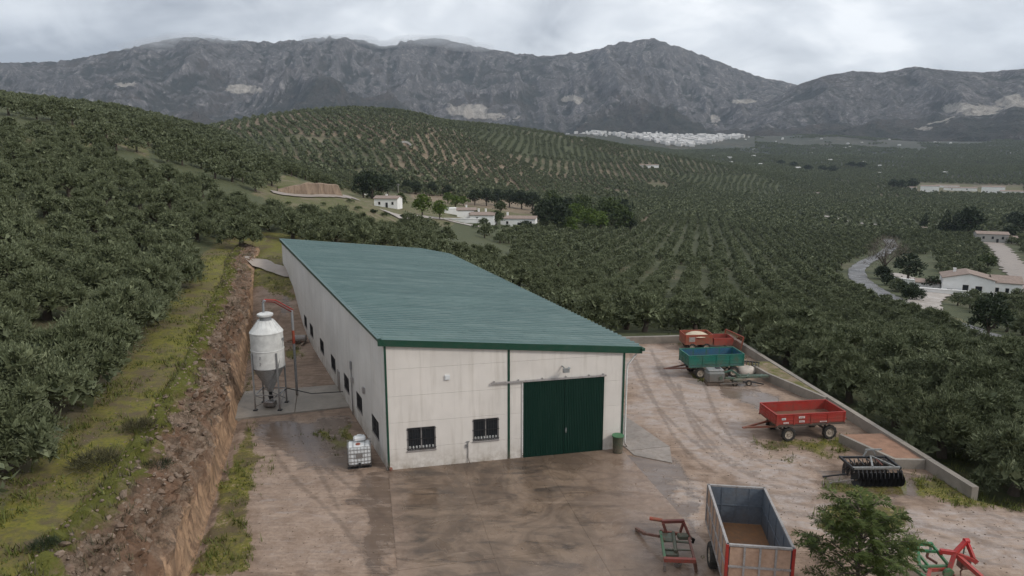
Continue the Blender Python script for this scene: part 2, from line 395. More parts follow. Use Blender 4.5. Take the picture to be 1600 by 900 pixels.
def materials():
    # concrete wall panels, dirt towards streaks and splash at the foot
    for nm, col in (('wall_front', (.70, .655, .605)), ('wall_left', (.66, .64, .61))):
        n = NB(nm); v = n.pos(); a = n.noise(v, .35, 5, .6); st = n.noise(n.pos((3.0, 3.0, .22)), 1.2, 5, .6); f = n.noise(v, 9, 4, .6)
        c = n.mix(n.mr(a, .35, .7), tuple(k*1.04 for k in col), tuple(k*.87 for k in col))
        c = n.mix(n.mr(st, .50, .72, 0, .42), c, (.42, .375, .32))
        g = n.N.new('ShaderNodeSeparateXYZ'); n.L.new(v, g.inputs[0])
        foot = n.math('MULTIPLY', n.mr(g.outputs[2], 0, 1.1, 1, 0), n.mr(n.noise(v, 1.6, 5, .7), .38, .68), True)
        c = n.mix(n.math('MULTIPLY', foot, .9), c, (.27, .22, .165))
        c = n.mix(n.mr(n.rnd(), 0, 1, 0, .10), c, (.45, .42, .37))
        n.bump(f, .12, .01); M[nm] = n.done(c, .82, .25)
    n = NB('roof_metal'); v = n.pos(); a = n.noise(v, .25, 4, .6); st = n.noise(n.pos((.25, 2.5, 1)), 1.0, 5, .6); fi = n.noise(v, 5, 4, .6)
    c = n.mix(n.mr(a, .3, .7), (.080, .136, .132), (.112, .176, .169))
    c = n.mix(n.mr(st, .48, .68, 0, .5), c, (.19, .25, .235)); c = n.mix(n.mr(n.noise(n.pos((.3, 4, 1)), 1.7, 4, .6), .58, .72, 0, .5), c, (.045, .085, .08)); c = n.mix(n.mr(n.rnd(), 0, 1, 0, .34), c, (.035, .085, .082))
    c = n.mix(n.mr(fi, .62, .75, 0, .25), c, (.25, .31, .30))
    M['roof'] = n.done(c, n.mr(a, .3, .7, .3, .48), .45)
    M['green'] = painted('green_paint', (.010, .060, .036), .0, .42, dust=.15, mud=.6)
    n = NB('door_green'); v = n.pos(); a = n.noise(n.pos((1, 1, .2)), 2.2, 5, .6)
    M['door'] = n.done(n.mix(n.mr(a, .4, .75, 0, .6), (.004, .030, .020), (.014, .044, .032)), .5, .3)
    M['white'] = painted('white_paint', (.72, .71, .68), .0, .5, dust=.25, mud=.5)
    M['galv'] = painted('galvanised_steel', (.36, .37, .38), .1, .42, (.22, .21, .2), (.18, .13, .1), 4, .55, .4)
    M['silo_white'] = painted('silo_white', (.64, .64, .62), .0, .4, (.52, .505, .475), (.3, .2, .14), .5, 0, .3, mud=0)
    M['silo_grey'] = painted('silo_grey', (.33, .335, .34), .05, .36, (.25, .24, .23), (.16, .10, .07), 2, .35, .4)
    M['glass'] = plain('window_glass', (.020, .024, .028), .12, 0, .4, 6)
    M['dark'] = plain('dark_metal', (.028, .028, .030), .55, .2, .4, 5)
    M['darkgap'] = plain('dark_gap', (.16, .15, .135), .9)
    M['curtain'] = plain('white_board', (.55, .55, .53), .7)
    M['rubber'] = plain('tyre_rubber', (.032, .029, .026), .85, 0, .5, 6)
    M['rim'] = painted('wheel_rim', (.52, .46, .38), .3, .6)
    M['red'] = painted('red_paint', (.36, .034, .026), .38, .45, rustc=(.12, .05, .03))
    M['redrust'] = painted('rusty_red_paint', (.33, .055, .03), .7, .55, rustc=(.20, .09, .045))
    M['redbright'] = painted('bright_red_paint', (.45, .025, .028), .12, .38)
    M['tgreen'] = painted('trailer_green', (.016, .150, .112), .35, .48, rustc=(.07, .09, .05), scale=2)
    M['tblue'] = painted('trailer_blue', (.030, .120, .20), .3, .45, rustc=(.09, .08, .06), scale=2)
    M['bgreen'] = painted('bright_green_paint', (.010, .19, .075), .1, .36)
    M['mgreen'] = painted('machine_green', (.020, .13, .10), .3, .45)
    M['chassis'] = painted('chassis_black', (.035, .033, .032), .4, .6)
    M['oldgreen'] = painted('old_green_steel', (.045, .10, .075), .45, .5)
    M['oldred'] = painted('old_red_steel', (.16, .028, .025), .45, .5)
    M['bluegrey'] = painted('blue_grey_steel', (.135, .158, .19), .28, .5, (.16, .155, .15), (.13, .09, .07), 1.6, .0, .5)
    M['frame_grey'] = painted('grey_frame_steel', (.36, .34, .33), .3, .5, scale=3)
    M['rustpanel'] = painted('weathered_tan_panel', (.46, .31, .225), .35, .7, (.34, .2, .12), (.26, .13, .07), 1.2, 0, .6)
    M['rustfloor'] = painted('rusty_bed_floor', (.25, .115, .048), .4, .75, (.30, .16, .08), (.17, .07, .03), 1.0, 0, .7)
    M['redfloor'] = painted('red_bed_floor', (.20, .075, .045), .6, .75, (.22, .12, .08), (.15, .06, .03), 1.3, 0, .7)
    M['tankgrey'] = painted('grey_tank', (.15, .175, .175), .15, .5)
    M['plastic'] = plain('translucent_white_plastic', (.66, .67, .67), .45, 0, .12, 3)
    M['wood'] = plain('grey_wood', (.22, .17, .125), .85, 0, .35, 8)
    M['silver'] = painted('worn_silver_steel', (.33, .35, .35), .25, .4, metal=.4)
    # cast concrete
    for nm, col, d in (('concrete', (.305, .268, .228), .5), ('concrete_wet', (.140, .100, .072), .7), ('concrete_pale', (.30, .262, .232), .6)):
        n = NB(nm); v = n.pos(); a = n.noise(v, .55, 6, .65, .6); b = n.noise(v, 3.2, 6, .7, .4); f = n.noise(v, 22, 3, .6)
        tr = n.noise(n.pos((.35, 1.5, 1), R(22)), .75, 7, .70, 1.3); pw = n.noise(v, .26, 7, .70, 1.5)
        c = n.mix(n.mr(a, .35, .68), col, tuple(k*.62 for k in col))
        c = n.mix(n.mr(b, .48, .72, 0, d), c, (.115, .075, .05) if nm != 'concrete' else (.17, .145, .115))
        if nm == 'concrete_wet':
            c = n.mix(n.mr(pw, .46, .60, 0, .6), c, (.27, .195, .14)); c = n.mix(n.mr(pw, .30, .42, .6, 0), c, (.085, .064, .05)); c = n.mix(n.mr(tr, .52, .64, 0, .8), c, (.052, .041, .034)); c = n.mix(n.mr(tr, .30, .42, .55, 0), c, (.29, .22, .17))
            c = n.mix(n.mr(f, .66, .74, 0, .6), c, (.32, .27, .23))
            # mud carried over the slab edges and off the yard
            def along(ax, ay, off):
                q = n.N.new('ShaderNodeVectorMath'); q.operation = 'DOT_PRODUCT'; n.L.new(v, q.inputs[0]); q.inputs[1].default_value = (ax, ay, 0); return n.math('SUBTRACT', q.outputs['Value'], off)
            sx_ = along(.977, .2136, -6.41*.977+32.83*.2136); dy_ = along(.2136, -.977, -6.41*.2136-32.83*.977)
            big = n.math('MULTIPLY', n.math('SUBTRACT', n.math('ADD', n.math('MULTIPLY', a, .5), n.math('MULTIPLY', tr, .5)), .5), 9.0)
            edge = n.math('MAXIMUM', n.mr(n.math('ADD', n.math('ADD', sx_, n.math('MULTIPLY', dy_, .22)), big), 9.2, 13.2), n.mr(n.math('ADD', dy_, big), 9, 16))
            edge = n.math('MAXIMUM', edge, n.mr(n.math('ADD', sx_, n.math('MULTIPLY', big, .4)), 1.2, -.4), True)
            mud = n.mix(n.mr(b, .35, .68), (.30, .218, .165), (.19, .128, .092)); mud = n.mix(n.mr(tr, .47, .66, 0, .75), mud, (.115, .077, .056)); mud = n.mix(n.mr(f, .6, .75, 0, .5), mud, (.40, .33, .28))
            c = n.mix(n.math('MULTIPLY', edge, .92), c, mud)
            wet = n.mr(n.noise(v, .33, 5, .6, .8), .44, .60)
            rough = n.mr(wet, 0, 1, .55, .10)
        else: rough = n.mr(a, .3, .7, .8, .55)
        n.bump(n.math('ADD', n.math('MULTIPLY', b, .6), n.math('MULTIPLY', f, .4)), .3, .02)
        M[nm] = n.done(c, rough, .45)
    # stone and earth of the cut
    n = NB('stone'); v = n.pos(); a = n.noise(v, 3, 6, .65); f = n.noise(v, 14, 4, .6)
    c = n.mix(n.mr(n.rnd(), 0, 1), (.25, .19, .145), (.16, .108, .077)); c = n.mix(n.mr(a, .4, .7), c, tuple(k for k in (.15, .115, .09)))
    n.bump(f, .5, .03); M['stone'] = n.done(c, .85, .25)
    n = NB('cut_earth'); v = n.pos(); at = n.sepc(n.attr('mask').outputs[0]); a = n.noise(v, .55, 6, .65, .5); b = n.noise(v, 2.6, 7, .7, .3); f = n.noise(v, 11, 5, .65)
    cell = n.vor(n.pos((1, 1, 1)), 3.4, 'F1', 1); edge = n.vor(v, 3.4, 'DISTANCE_TO_EDGE', 0)
    streak = n.noise(n.pos((1.6, 1.6, .25)), 1.3, 6, .65, .3)
    clay = n.mix(n.mr(streak, .38, .64), (.40, .262, .165), (.20, .135, .09)); clay = n.mix(n.mr(b, .5, .75, 0, .6), clay, (.15, .085, .05))
    rub = n.mix(n.mr(n.math('ADD', n.math('MULTIPLY', n.sepc(cell)[0], .35), n.math('MULTIPLY', f, .75)), .2, .85), (.285, .215, .16), (.10, .070, .050)); rub = n.mix(n.mr(edge, 0, .05, .3, 0), rub, (.07, .045, .032)); rub = n.mix(n.mr(f, .55, .68, 0, .75), rub, (.055, .040, .030)); rub = n.mix(n.mr(f, .30, .40, .6, 0), rub, (.33, .27, .22))
    rub = n.mix(n.mr(a, .44, .58, 0, .75), rub, (.165, .095, .060)); rub = n.mix(n.mr(n.noise(v, .9, 6, .7, .6), .54, .64, 0, .8), rub, (.050, .042, .030)); rub = n.mix(n.mr(b, .5, .7, 0, .6), rub, (.10, .068, .05))
    c = n.mix(n.mr(n.math('ADD', at[0], n.math('ADD', n.mr(b, .25, .75, -.3, .3), n.mr(a, .25, .75, -.4, .4))), .35, .6), clay, rub)
    c = n.mix(n.mr(n.math('ADD', at[1], n.mr(b, 0, 1, -.35, .35)), .45, .65), c, n.mix(f, (.06, .07, .018), (.13, .125, .028)))
    n.bump(n.math('ADD', n.math('MULTIPLY', b, .5), n.math('MULTIPLY', f, .5)), .8, .12); M['cut'] = n.done(c, .9, .2)
    # leaves: colour differs from leaf to leaf and from tree to tree
    def leaf(nm, c1, c2, c3):
        n = NB(nm); t = n.attr('tone').outputs['Fac']
        c = n.mix(t, c1, c2); c = n.mix(n.mr(n.rnd(), 0, 1, 0, .6), c, c3)
        n.b.inputs['Specular IOR Level'].default_value = .25
        M[nm] = n.done(c, .6)
    leaf('olive_leaf', (.052, .066, .031), (.205, .226, .126), (.092, .106, .052))
    leaf('dark_leaf', (.016, .026, .012), (.045, .062, .026), (.026, .038, .018))
    leaf('mid_leaf', (.030, .048, .012), (.075, .10, .028), (.05, .066, .022))
    leaf('bright_leaf', (.055, .095, .012), (.115, .155, .030), (.075, .11, .018))
    leaf('feather_leaf', (.034, .056, .012), (.115, .138, .034), (.066, .09, .02))
    M['lanemud'] = plain('lane_mud', (.27, .225, .19), .5, 0, .4, .5); M['cream'] = plain('cream_cover', (.50, .42, .31), .8, 0, .2, 3); M['bag'] = plain('dirty_bag', (.44, .39, .34), .8, 0, .3, 3)
    leaf('bare_twig', (.10, .085, .065), (.17, .145, .115), (.13, .11, .085))
    leaf('weed', (.040, .034, .022), (.13, .105, .06), (.06, .07, .025))
    leaf('grass_blade', (.055, .080, .014), (.15, .145, .035), (.09, .105, .02))
    M['bark'] = plain('bark', (.085, .066, .052), .9, 0, .4, 6)
    # white houses
    n = NB('house_white'); v = n.pos(); M['house'] = n.done(n.mix(n.mr(n.noise(v, .6, 5, .6), .4, .7, 0, .5), (.84, .83, .81), (.68, .66, .62)), .85, .2)
    n = NB('house_grey'); v = n.pos(); M['housegrey'] = n.done(n.mix(n.noise(v, .6, 5, .6), (.46, .44, .41), (.34, .32, .30)), .85, .2)
    n = NB('roof_tile'); v = n.pos(); w = n.noise(v, 1.6, 5, .7)
    M['tile'] = n.done(n.mix(n.mr(w, .35, .7), (.30, .235, .20), (.20, .155, .13)), .85, .2)
    n = NB('town_wall'); M['town'] = n.done(n.mix(n.attr('tone').outputs['Fac'], (.56, .545, .53), (.21, .18, .165)), .85, .2)
materials()
def ground_material():
    n = NB('ground'); v = n.pos()
    m1 = n.attr('mask1'); s1 = n.sepc(m1.outputs[0]); grass, yard, wet, pale = s1[0], s1[1], s1[2], m1.outputs['Alpha']
    m2 = n.attr('mask2'); s2 = n.sepc(m2.outputs[0]); soil, far, green, rut = s2[0], s2[1], s2[2], m2.outputs['Alpha']
    a = n.noise(v, .22, 6, .6, .6); b = n.noise(v, 1.1, 7, .68, .5); f = n.noise(v, 6, 6, .68); g = n.noise(v, 28, 3, .6)
    tracks = n.noise(n.pos((.28, 1.7, 1), R(28)), 1.2, 7, .68, .9); ruts = n.noise(n.pos((.22, 2.6, 1), R(40)), 2.2, 5, .7, .6)
    pat = n.noise(n.pos((.8, 1.25, 1), R(15)), 1.0, 9, .76, 1.2); pat2 = n.noise(n.pos((1, 1, 1)), .30, 7, .70, 1.4)
    # yard: trodden earth, pale silt with painted sky sheen of puddles, dark wet mud
    d = n.mix(n.mr(b, .35, .68), (.300, .215, .158), (.185, .124, .086))
    d = n.mix(n.mr(tracks, .47, .66, 0, .75), d, (.125, .083, .059)); d = n.mix(n.mr(ruts, .50, .68, 0, .6), d, (.15, .105, .078)); d = n.mix(n.mr(ruts, .30, .44, .5, 0), d, (.40, .32, .26)); d = n.mix(n.mr(f, .55, .75, 0, .45), d, (.38, .30, .245)); d = n.mix(n.mr(pat2, .52, .64, 0, .72), d, (.118, .080, .060)); d = n.mix(n.mr(pat2, .34, .44, .5, 0), d, (.36, .275, .22))
    d = n.mix(n.mr(g, .66, .74, 0, .55), d, (.48, .42, .37)); d = n.mix(n.mr(g, .27, .34, .6, 0), d, (.07, .05, .04))
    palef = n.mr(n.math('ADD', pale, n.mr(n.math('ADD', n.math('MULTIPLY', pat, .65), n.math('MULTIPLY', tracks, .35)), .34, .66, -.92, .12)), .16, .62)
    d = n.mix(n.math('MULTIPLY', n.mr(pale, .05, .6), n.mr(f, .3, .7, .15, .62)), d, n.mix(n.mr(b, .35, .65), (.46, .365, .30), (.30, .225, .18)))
    d = n.mix(n.math('MULTIPLY', palef, .62), d, n.mix(n.mr(f, .35, .68), (.47, .43, .41), (.30, .25, .225)))  # puddle sheen painted into the colour, together with pale silt
    wetf = n.mr(n.math('ADD', wet, n.mr(n.math('ADD', n.math('MULTIPLY', pat2, .6), n.math('MULTIPLY', tracks, .4)), .3, .7, -.72, .25)), .15, .40)
    d = n.mix(n.math('MULTIPLY', wetf, .62), d, (.092, .066, .050))
    rutf = n.mr(n.math('ADD', rut, n.mr(n.math('ADD', n.math('MULTIPLY', f, .35), n.math('MULTIPLY', tracks, .65)), .35, .65, -.75, .25)), .12, .6)
    d = n.mix(n.math('MULTIPLY', rutf, .42), d, (.095, .068, .051))
    # grass and moss
    gr = n.mix(n.mr(f, .35, .68), (.200, .175, .022), (.075, .084, .014)); gr = n.mix(n.mr(b, .48, .7, 0, .75), gr, (.055, .066, .018))
    gr = n.mix(n.mr(n.math('ADD', n.math('MULTIPLY', a, .5), n.math('MULTIPLY', b, .5)), .44, .58, 0, .85), gr, (.100, .070, .044)); gr = n.mix(n.mr(f, .58, .70, 0, .7), gr, (.045, .040, .018)); gr = n.mix(n.mr(g, .66, .72, 0, .5), gr, (.34, .31, .25))
    grf = n.mr(n.math('ADD', grass, n.mr(n.math('ADD', n.math('MULTIPLY', b, .5), n.math('MULTIPLY', f, .5)), .25, .75, -.42, .42)), .38, .56)
    # olive-grove floor: tan tilled soil or grass
    so = n.mix(n.mr(b, .35, .7), (.25, .185, .125), (.16, .115, .08)); so = n.mix(n.mr(a, .4, .65, 0, .7), so, (.12, .105, .06))
    gg = n.mix(n.mr(b, .35, .7), (.052, .064, .026), (.080, .080, .034)); gg = n.mix(n.mr(a, .45, .7, 0, .5), gg, (.055, .066, .032))
    field = n.mix(n.mr(n.math('ADD', soil, n.mr(n.math('ADD', n.math('MULTIPLY', n.noise(v, .03, 5, .6), .6), n.math('MULTIPLY', b, .4)), .25, .75, -.3, .3)), .38, .62), gg, so)
    lush = n.mix(n.mr(f, .35, .7), (.066, .088, .018), (.115, .105, .040)); lush = n.mix(n.mr(b, .46, .62, 0, .7), lush, (.15, .11, .075)); lush = n.mix(n.mr(a, .50, .62, 0, .7), lush, (.20, .15, .105)); lush = n.mix(n.mr(f, .58, .68, 0, .6), lush, (.035, .045, .015))
    field = n.mix(n.mr(n.math('ADD', green, n.mr(b, .25, .75, -.3, .3)), .4, .6), field, lush)
    # far slopes carry more groves than can be built: tree-sized dots in the soil
    vd = n.vor(n.pos((1, 1, 0)), .115, 'F1', 0, .55); dot = n.mr(vd, .50, .62, 1, 0)
    patch = n.mr(n.noise(v, .0035, 5, .6, .6), .42, .6)
    fb = n.mix(patch, (.078, .068, .047), (.034, .043, .027))
    fb = n.mix(n.mr(n.noise(v, .011, 6, .65, 1), .58, .66, 0, .7), fb, (.20, .16, .12))
    fc = n.mix(n.math('MULTIPLY', dot, .9), fb, (.026, .033, .022))
    field = n.mix(far, field, fc)
    c = n.mix(yard, field, d); c = n.mix(grf, c, gr)
    rough = n.math('SUBTRACT', .9, n.math('MULTIPLY', n.math('MULTIPLY', wetf, yard), .74))
    h = n.math('ADD', n.math('MULTIPLY', b, .5), n.math('MULTIPLY', f, .5))
    n.bump(n.math('MULTIPLY', h, n.math('SUBTRACT', 1, n.math('MULTIPLY', n.math('MULTIPLY', wetf, yard), .85))), .55, .10)
    M['ground'] = n.done(c, rough, .4)
    n = NB('mountain'); v = n.pos(); at = n.sepc(n.attr('mask').outputs[0])
    a = n.noise(v, .0022, 7, .62, .6); b = n.noise(v, .010, 8, .70, .6); f = n.noise(n.pos((1, 1, .6)), .032, 6, .75, .8)
    def crease(x): return n.math('SUBTRACT', 1, n.math('ABSOLUTE', n.math('SUBTRACT', n.math('MULTIPLY', x, 2), 1)))
    c1 = crease(n.noise(n.pos((1, 1, .35)), .010, 6, .6, .8)); c2 = crease(n.noise(n.pos((1, 1, .4)), .028, 5, .65, .6))
    rk = n.mix(n.mr(f, .36, .66), (.105, .096, .096), (.33, .305, .295)); rk = n.mix(n.mr(c1, .80, .97, 0, .75), rk, (.085, .080, .075)); rk = n.mix(n.mr(c2, .82, .97, 0, .7), rk, (.065, .062, .056))  # dark crease lines put relief shading into the rock colour
    sc = n.mix(n.mr(b, .38, .66), (.024, .029, .022), (.065, .058, .048)); sc = n.mix(n.mr(f, .58, .68, 0, .7), sc, (.22, .185, .16)); sc = n.mix(n.mr(a, .5, .62, 0, .6), sc, (.10, .078, .066))
    vd = n.vor(n.pos((1, 1, 0)), .06, 'F1', 0, .9); sc = n.mix(n.mr(vd, .3, .45, .6, 0), sc, (.022, .028, .018))
    rf = n.mr(n.math('ADD', at[0], n.math('ADD', n.mr(b, .25, .75, -.32, .32), n.mr(f, .25, .75, -.22, .22))), .40, .62)
    c = n.mix(rf, sc, rk)
    c = n.mix(n.mr(n.math('ADD', at[1], n.math('ADD', n.mr(b, .25, .75, -.3, .3), n.mr(f, .25, .75, -.2, .2))), .48, .66), c, n.mix(n.mr(f, .36, .66), (.52, .475, .42), (.20, .175, .15)))
    n.bump(n.math('ADD', n.math('MULTIPLY', c1, -.4), n.math('ADD', n.math('MULTIPLY', c2, -.25), n.math('MULTIPLY', f, .4))), 1.0, 55); M['mountain'] = n.done(c, .95, .15)
    n = NB('asphalt'); v = n.pos(); a = n.noise(v, .3, 5, .6); f = n.noise(v, 3, 5, .6)
    M['asphalt'] = n.done(n.mix(n.mr(a, .35, .65), (.155, .147, .142), (.10, .095, .092)), n.mr(a, .35, .6, .25, .6), .45)
    n = NB('track'); v = n.pos(); a = n.noise(v, .35, 6, .65, .5); f = n.noise(v, 2, 5, .6)
    M['track'] = n.done(n.mix(n.mr(a, .35, .68), (.44, .40, .365), (.27, .225, .19)), n.mr(f, .4, .6, .4, .8), .4)
    n = NB('orange_earth'); v = n.pos(); a = n.noise(n.pos((1, 1, .15)), .9, 6, .65, .4); f = n.noise(v, 2, 5, .6)
    M['orange_earth'] = n.done(n.mix(n.mr(a, .35, .68), (.27, .20, .145), (.14, .10, .075)), .9, .2); 
ground_material()

# ------------------------------------------------------------------ roads, clearings and other regions (image columns and rows, laid on the terrain)
def onpts(pts): return [on(*p)[:2] for p in pts]
ROAD = onpts([(1640,560),(1560,535),(1500,512),(1462,496),(1425,482),(1392,468),(1362,452),(1341,436),(1338,422),(1352,410),(1380,398),(1394,386),(1388,374)])
LANE = onpts([(1640,470),(1612,448),(1592,430),(1580,414),(1572,400),(1562,388),(1552,380)])
DRIVE = onpts([(1446,490),(1443,474),(1452,464),(1478,458)])
COURT = onpts([(1392,428),(1420,436),(1450,446),(1480,450)])
FARLANE = onpts([(1288,338),(1318,345),(1345,350),(1372,352)])
FARLANE2 = onpts([(1240,318),(1290,322),(1320,318),(1400,326),(1470,328)])
TRACK = [(-28.6,74.0),(-27.0,72.8),(-25.2,71.4),(-23.6,70.3),(-21.8,69.2)]
HILLROAD = [azr(425,149.5),azr(440,150),azr(490,152),azr(530,157),azr(556,168)]
FARMROAD = onpts([(610,336),(650,338),(690,342),(720,350),(760,356)])
CLEAR_PX = [  # grass clearings without trees
 [(425,306),(500,290),(545,300),(620,322),(720,345),(790,360),(700,366),(600,357),(545,350),(470,335),(400,325)],
 [(590,300),(830,318),(850,356),(760,362),(600,330)],
 [(1370,402),(1460,398),(1480,470),(1440,470),(1370,440)], [(1440,440),(1600,425),(1610,470),(1440,475)],
 [(1455,470),(1500,490),(1530,515),(1505,520),(1470,505)], [(1375,455),(1450,470),(1440,486),(1390,470)],
 [(1430,285),(1600,290),(1600,306),(1430,302)], [(880,198),(1180,196),(1180,232),(1060,236),(880,214)],
 [(1520,365),(1600,365),(1600,378),(1520,380)], [(390,372),(445,372),(445,430),(385,430)],
]
LUSH_PX = [[(600,298),(830,312),(845,345),(700,345),(600,325)],[(90,190),(165,195),(170,235),(100,225)],[(170,195),(235,205),(240,235),(180,230)],[(0,215),(70,225),(60,262),(0,258)],[(380,285),(545,285),(620,325),(720,348),(600,345),(450,330)],[(1080,590),(1060,610)],
 [(385,370),(450,372),(446,440),(396,440)],[(1370,440),(1390,470),(1450,490),(1520,520),(1500,530),(1400,490)],[(1430,284),(1600,284),(1600,312),(1430,306)]]
GRASS_PX = [  # grass in the yard
 [(296,900),(318,850),(345,770),(365,700),(385,660),(410,665),(412,720),(405,770),(385,820),(362,880),(350,900)],
 [(385,640),(398,560),(404,470),(410,470),(412,560),(400,620)], [(352,840),(390,840),(385,900),(340,900)],
 [(1175,680),(1310,680),(1330,668),(1345,690),(1290,698),(1190,700)], [(1195,705),(1270,712),(1240,722)], [(1080,585),(1130,590),(1110,600),(1075,596)],
 [(1285,738),(1400,752),(1420,770),(1360,778),(1290,765)], [(1400,735),(1455,745),(1525,772),(1620,785),(1620,808),(1520,800),(1440,775)], [(1140,580),(1200,590),(1190,575),(1150,570)],
 [(1040,530),(1075,532),(1075,540),(1040,536)], [(470,690),(545,680),(560,690),(500,700)], [(520,655),(560,660),(575,690),(545,690)], [(405,410),(450,420),(462,470),(440,465),(410,440)], [(432,530),(462,530),(465,560),(430,548)],
 [(1240,690),(1330,705),(1300,715)], [(1290,790),(1420,780),(1430,830),(1290,840)], [(1100,870),(1130,880),(1130,905),(1100,905)]]
WET_PX = [[(960,700),(1040,720),(1090,800),(1100,900),(900,900),(880,800)],[(1100,595),(1200,605),(1230,640),(1180,655),(1110,620)],[(1270,725),(1440,740),(1450,775),(1290,760)],[(420,455),(450,455),(450,480),(425,480)],[(570,740),(700,730),(620,900),(560,900)],[(400,660),(545,655),(560,740),(430,740)],[(1000,850),(1110,860),(1110,900),(990,900)],[(1040,560),(1100,570),(1060,590)]]
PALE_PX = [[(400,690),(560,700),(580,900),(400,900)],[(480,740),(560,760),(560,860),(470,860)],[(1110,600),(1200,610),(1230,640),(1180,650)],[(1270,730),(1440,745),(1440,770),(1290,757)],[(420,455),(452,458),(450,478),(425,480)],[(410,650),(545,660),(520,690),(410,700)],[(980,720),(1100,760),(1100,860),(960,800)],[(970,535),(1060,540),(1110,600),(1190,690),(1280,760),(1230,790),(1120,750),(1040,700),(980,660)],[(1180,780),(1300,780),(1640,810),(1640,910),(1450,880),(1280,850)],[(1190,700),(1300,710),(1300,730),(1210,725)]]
def soft_mask(px, py, polys, feather):
    """polygon membership softened by averaging jittered samples"""
    s = np.zeros(np.shape(px)); k = 0; wx_ = fbm(px/55, py/34, 3, 91)-.5; wy_ = fbm(px/55+9, py/34, 3, 92)-.5; px = px+wx_*85; py = py+wy_*42
    for dx, dy in ((0, 0), (1, 0), (-1, 0), (0, .6), (0, -.6), (.7, .4), (-.7, .4), (.7, -.4), (-.7, -.4)):
        m = np.zeros(np.shape(px), bool)
        for p in polys: m |= inpoly(px+dx*feather, py+dy*feather, p)
        s += m; k += 1
    return s/k
FSEED = np.random.RandomState(11)
FIELD_P = np.stack(np.meshgrid(np.arange(-14, 15), np.arange(-2, 20)), -1).reshape(-1, 2)*150.0
FIELD_P = FIELD_P+FSEED.uniform(-60, 60, FIELD_P.shape)
FIELD_SOIL = np.clip(FSEED.normal(.34, .20, len(FIELD_P)), 0, 1); FIELD_ANG = FSEED.uniform(-.55, .55, len(FIELD_P)); FIELD_KEEP = FSEED.uniform(.88, .99, len(FIELD_P))
_fr = np.hypot(FIELD_P[:, 0], FIELD_P[:, 1]); _fx = FIELD_P[:, 0]/np.maximum(FIELD_P[:, 1], 1)
FIELD_SOIL = np.where((_fr > 450) & (_fr < 1100) & (_fx < .25) & (_fx > -.6), FIELD_SOIL+.14, FIELD_SOIL)
FIELD_SOIL = np.where(_fr < 330, np.minimum(FIELD_SOIL, .25), FIELD_SOIL)
def field_at(x, y):
    best = np.full(x.shape, 1e18); idx = np.zeros(x.shape, int)
    wx = x+18*(fbm(x/60, y/60, 2, 3)-.5); wy = y+18*(fbm(x/60, y/60, 2, 4)-.5)
    for k, (a, b) in enumerate(FIELD_P):
        d = (wx-a)**2+(wy-b)**2; m = d < best; best[m] = d[m]; idx[m] = k
    return idx
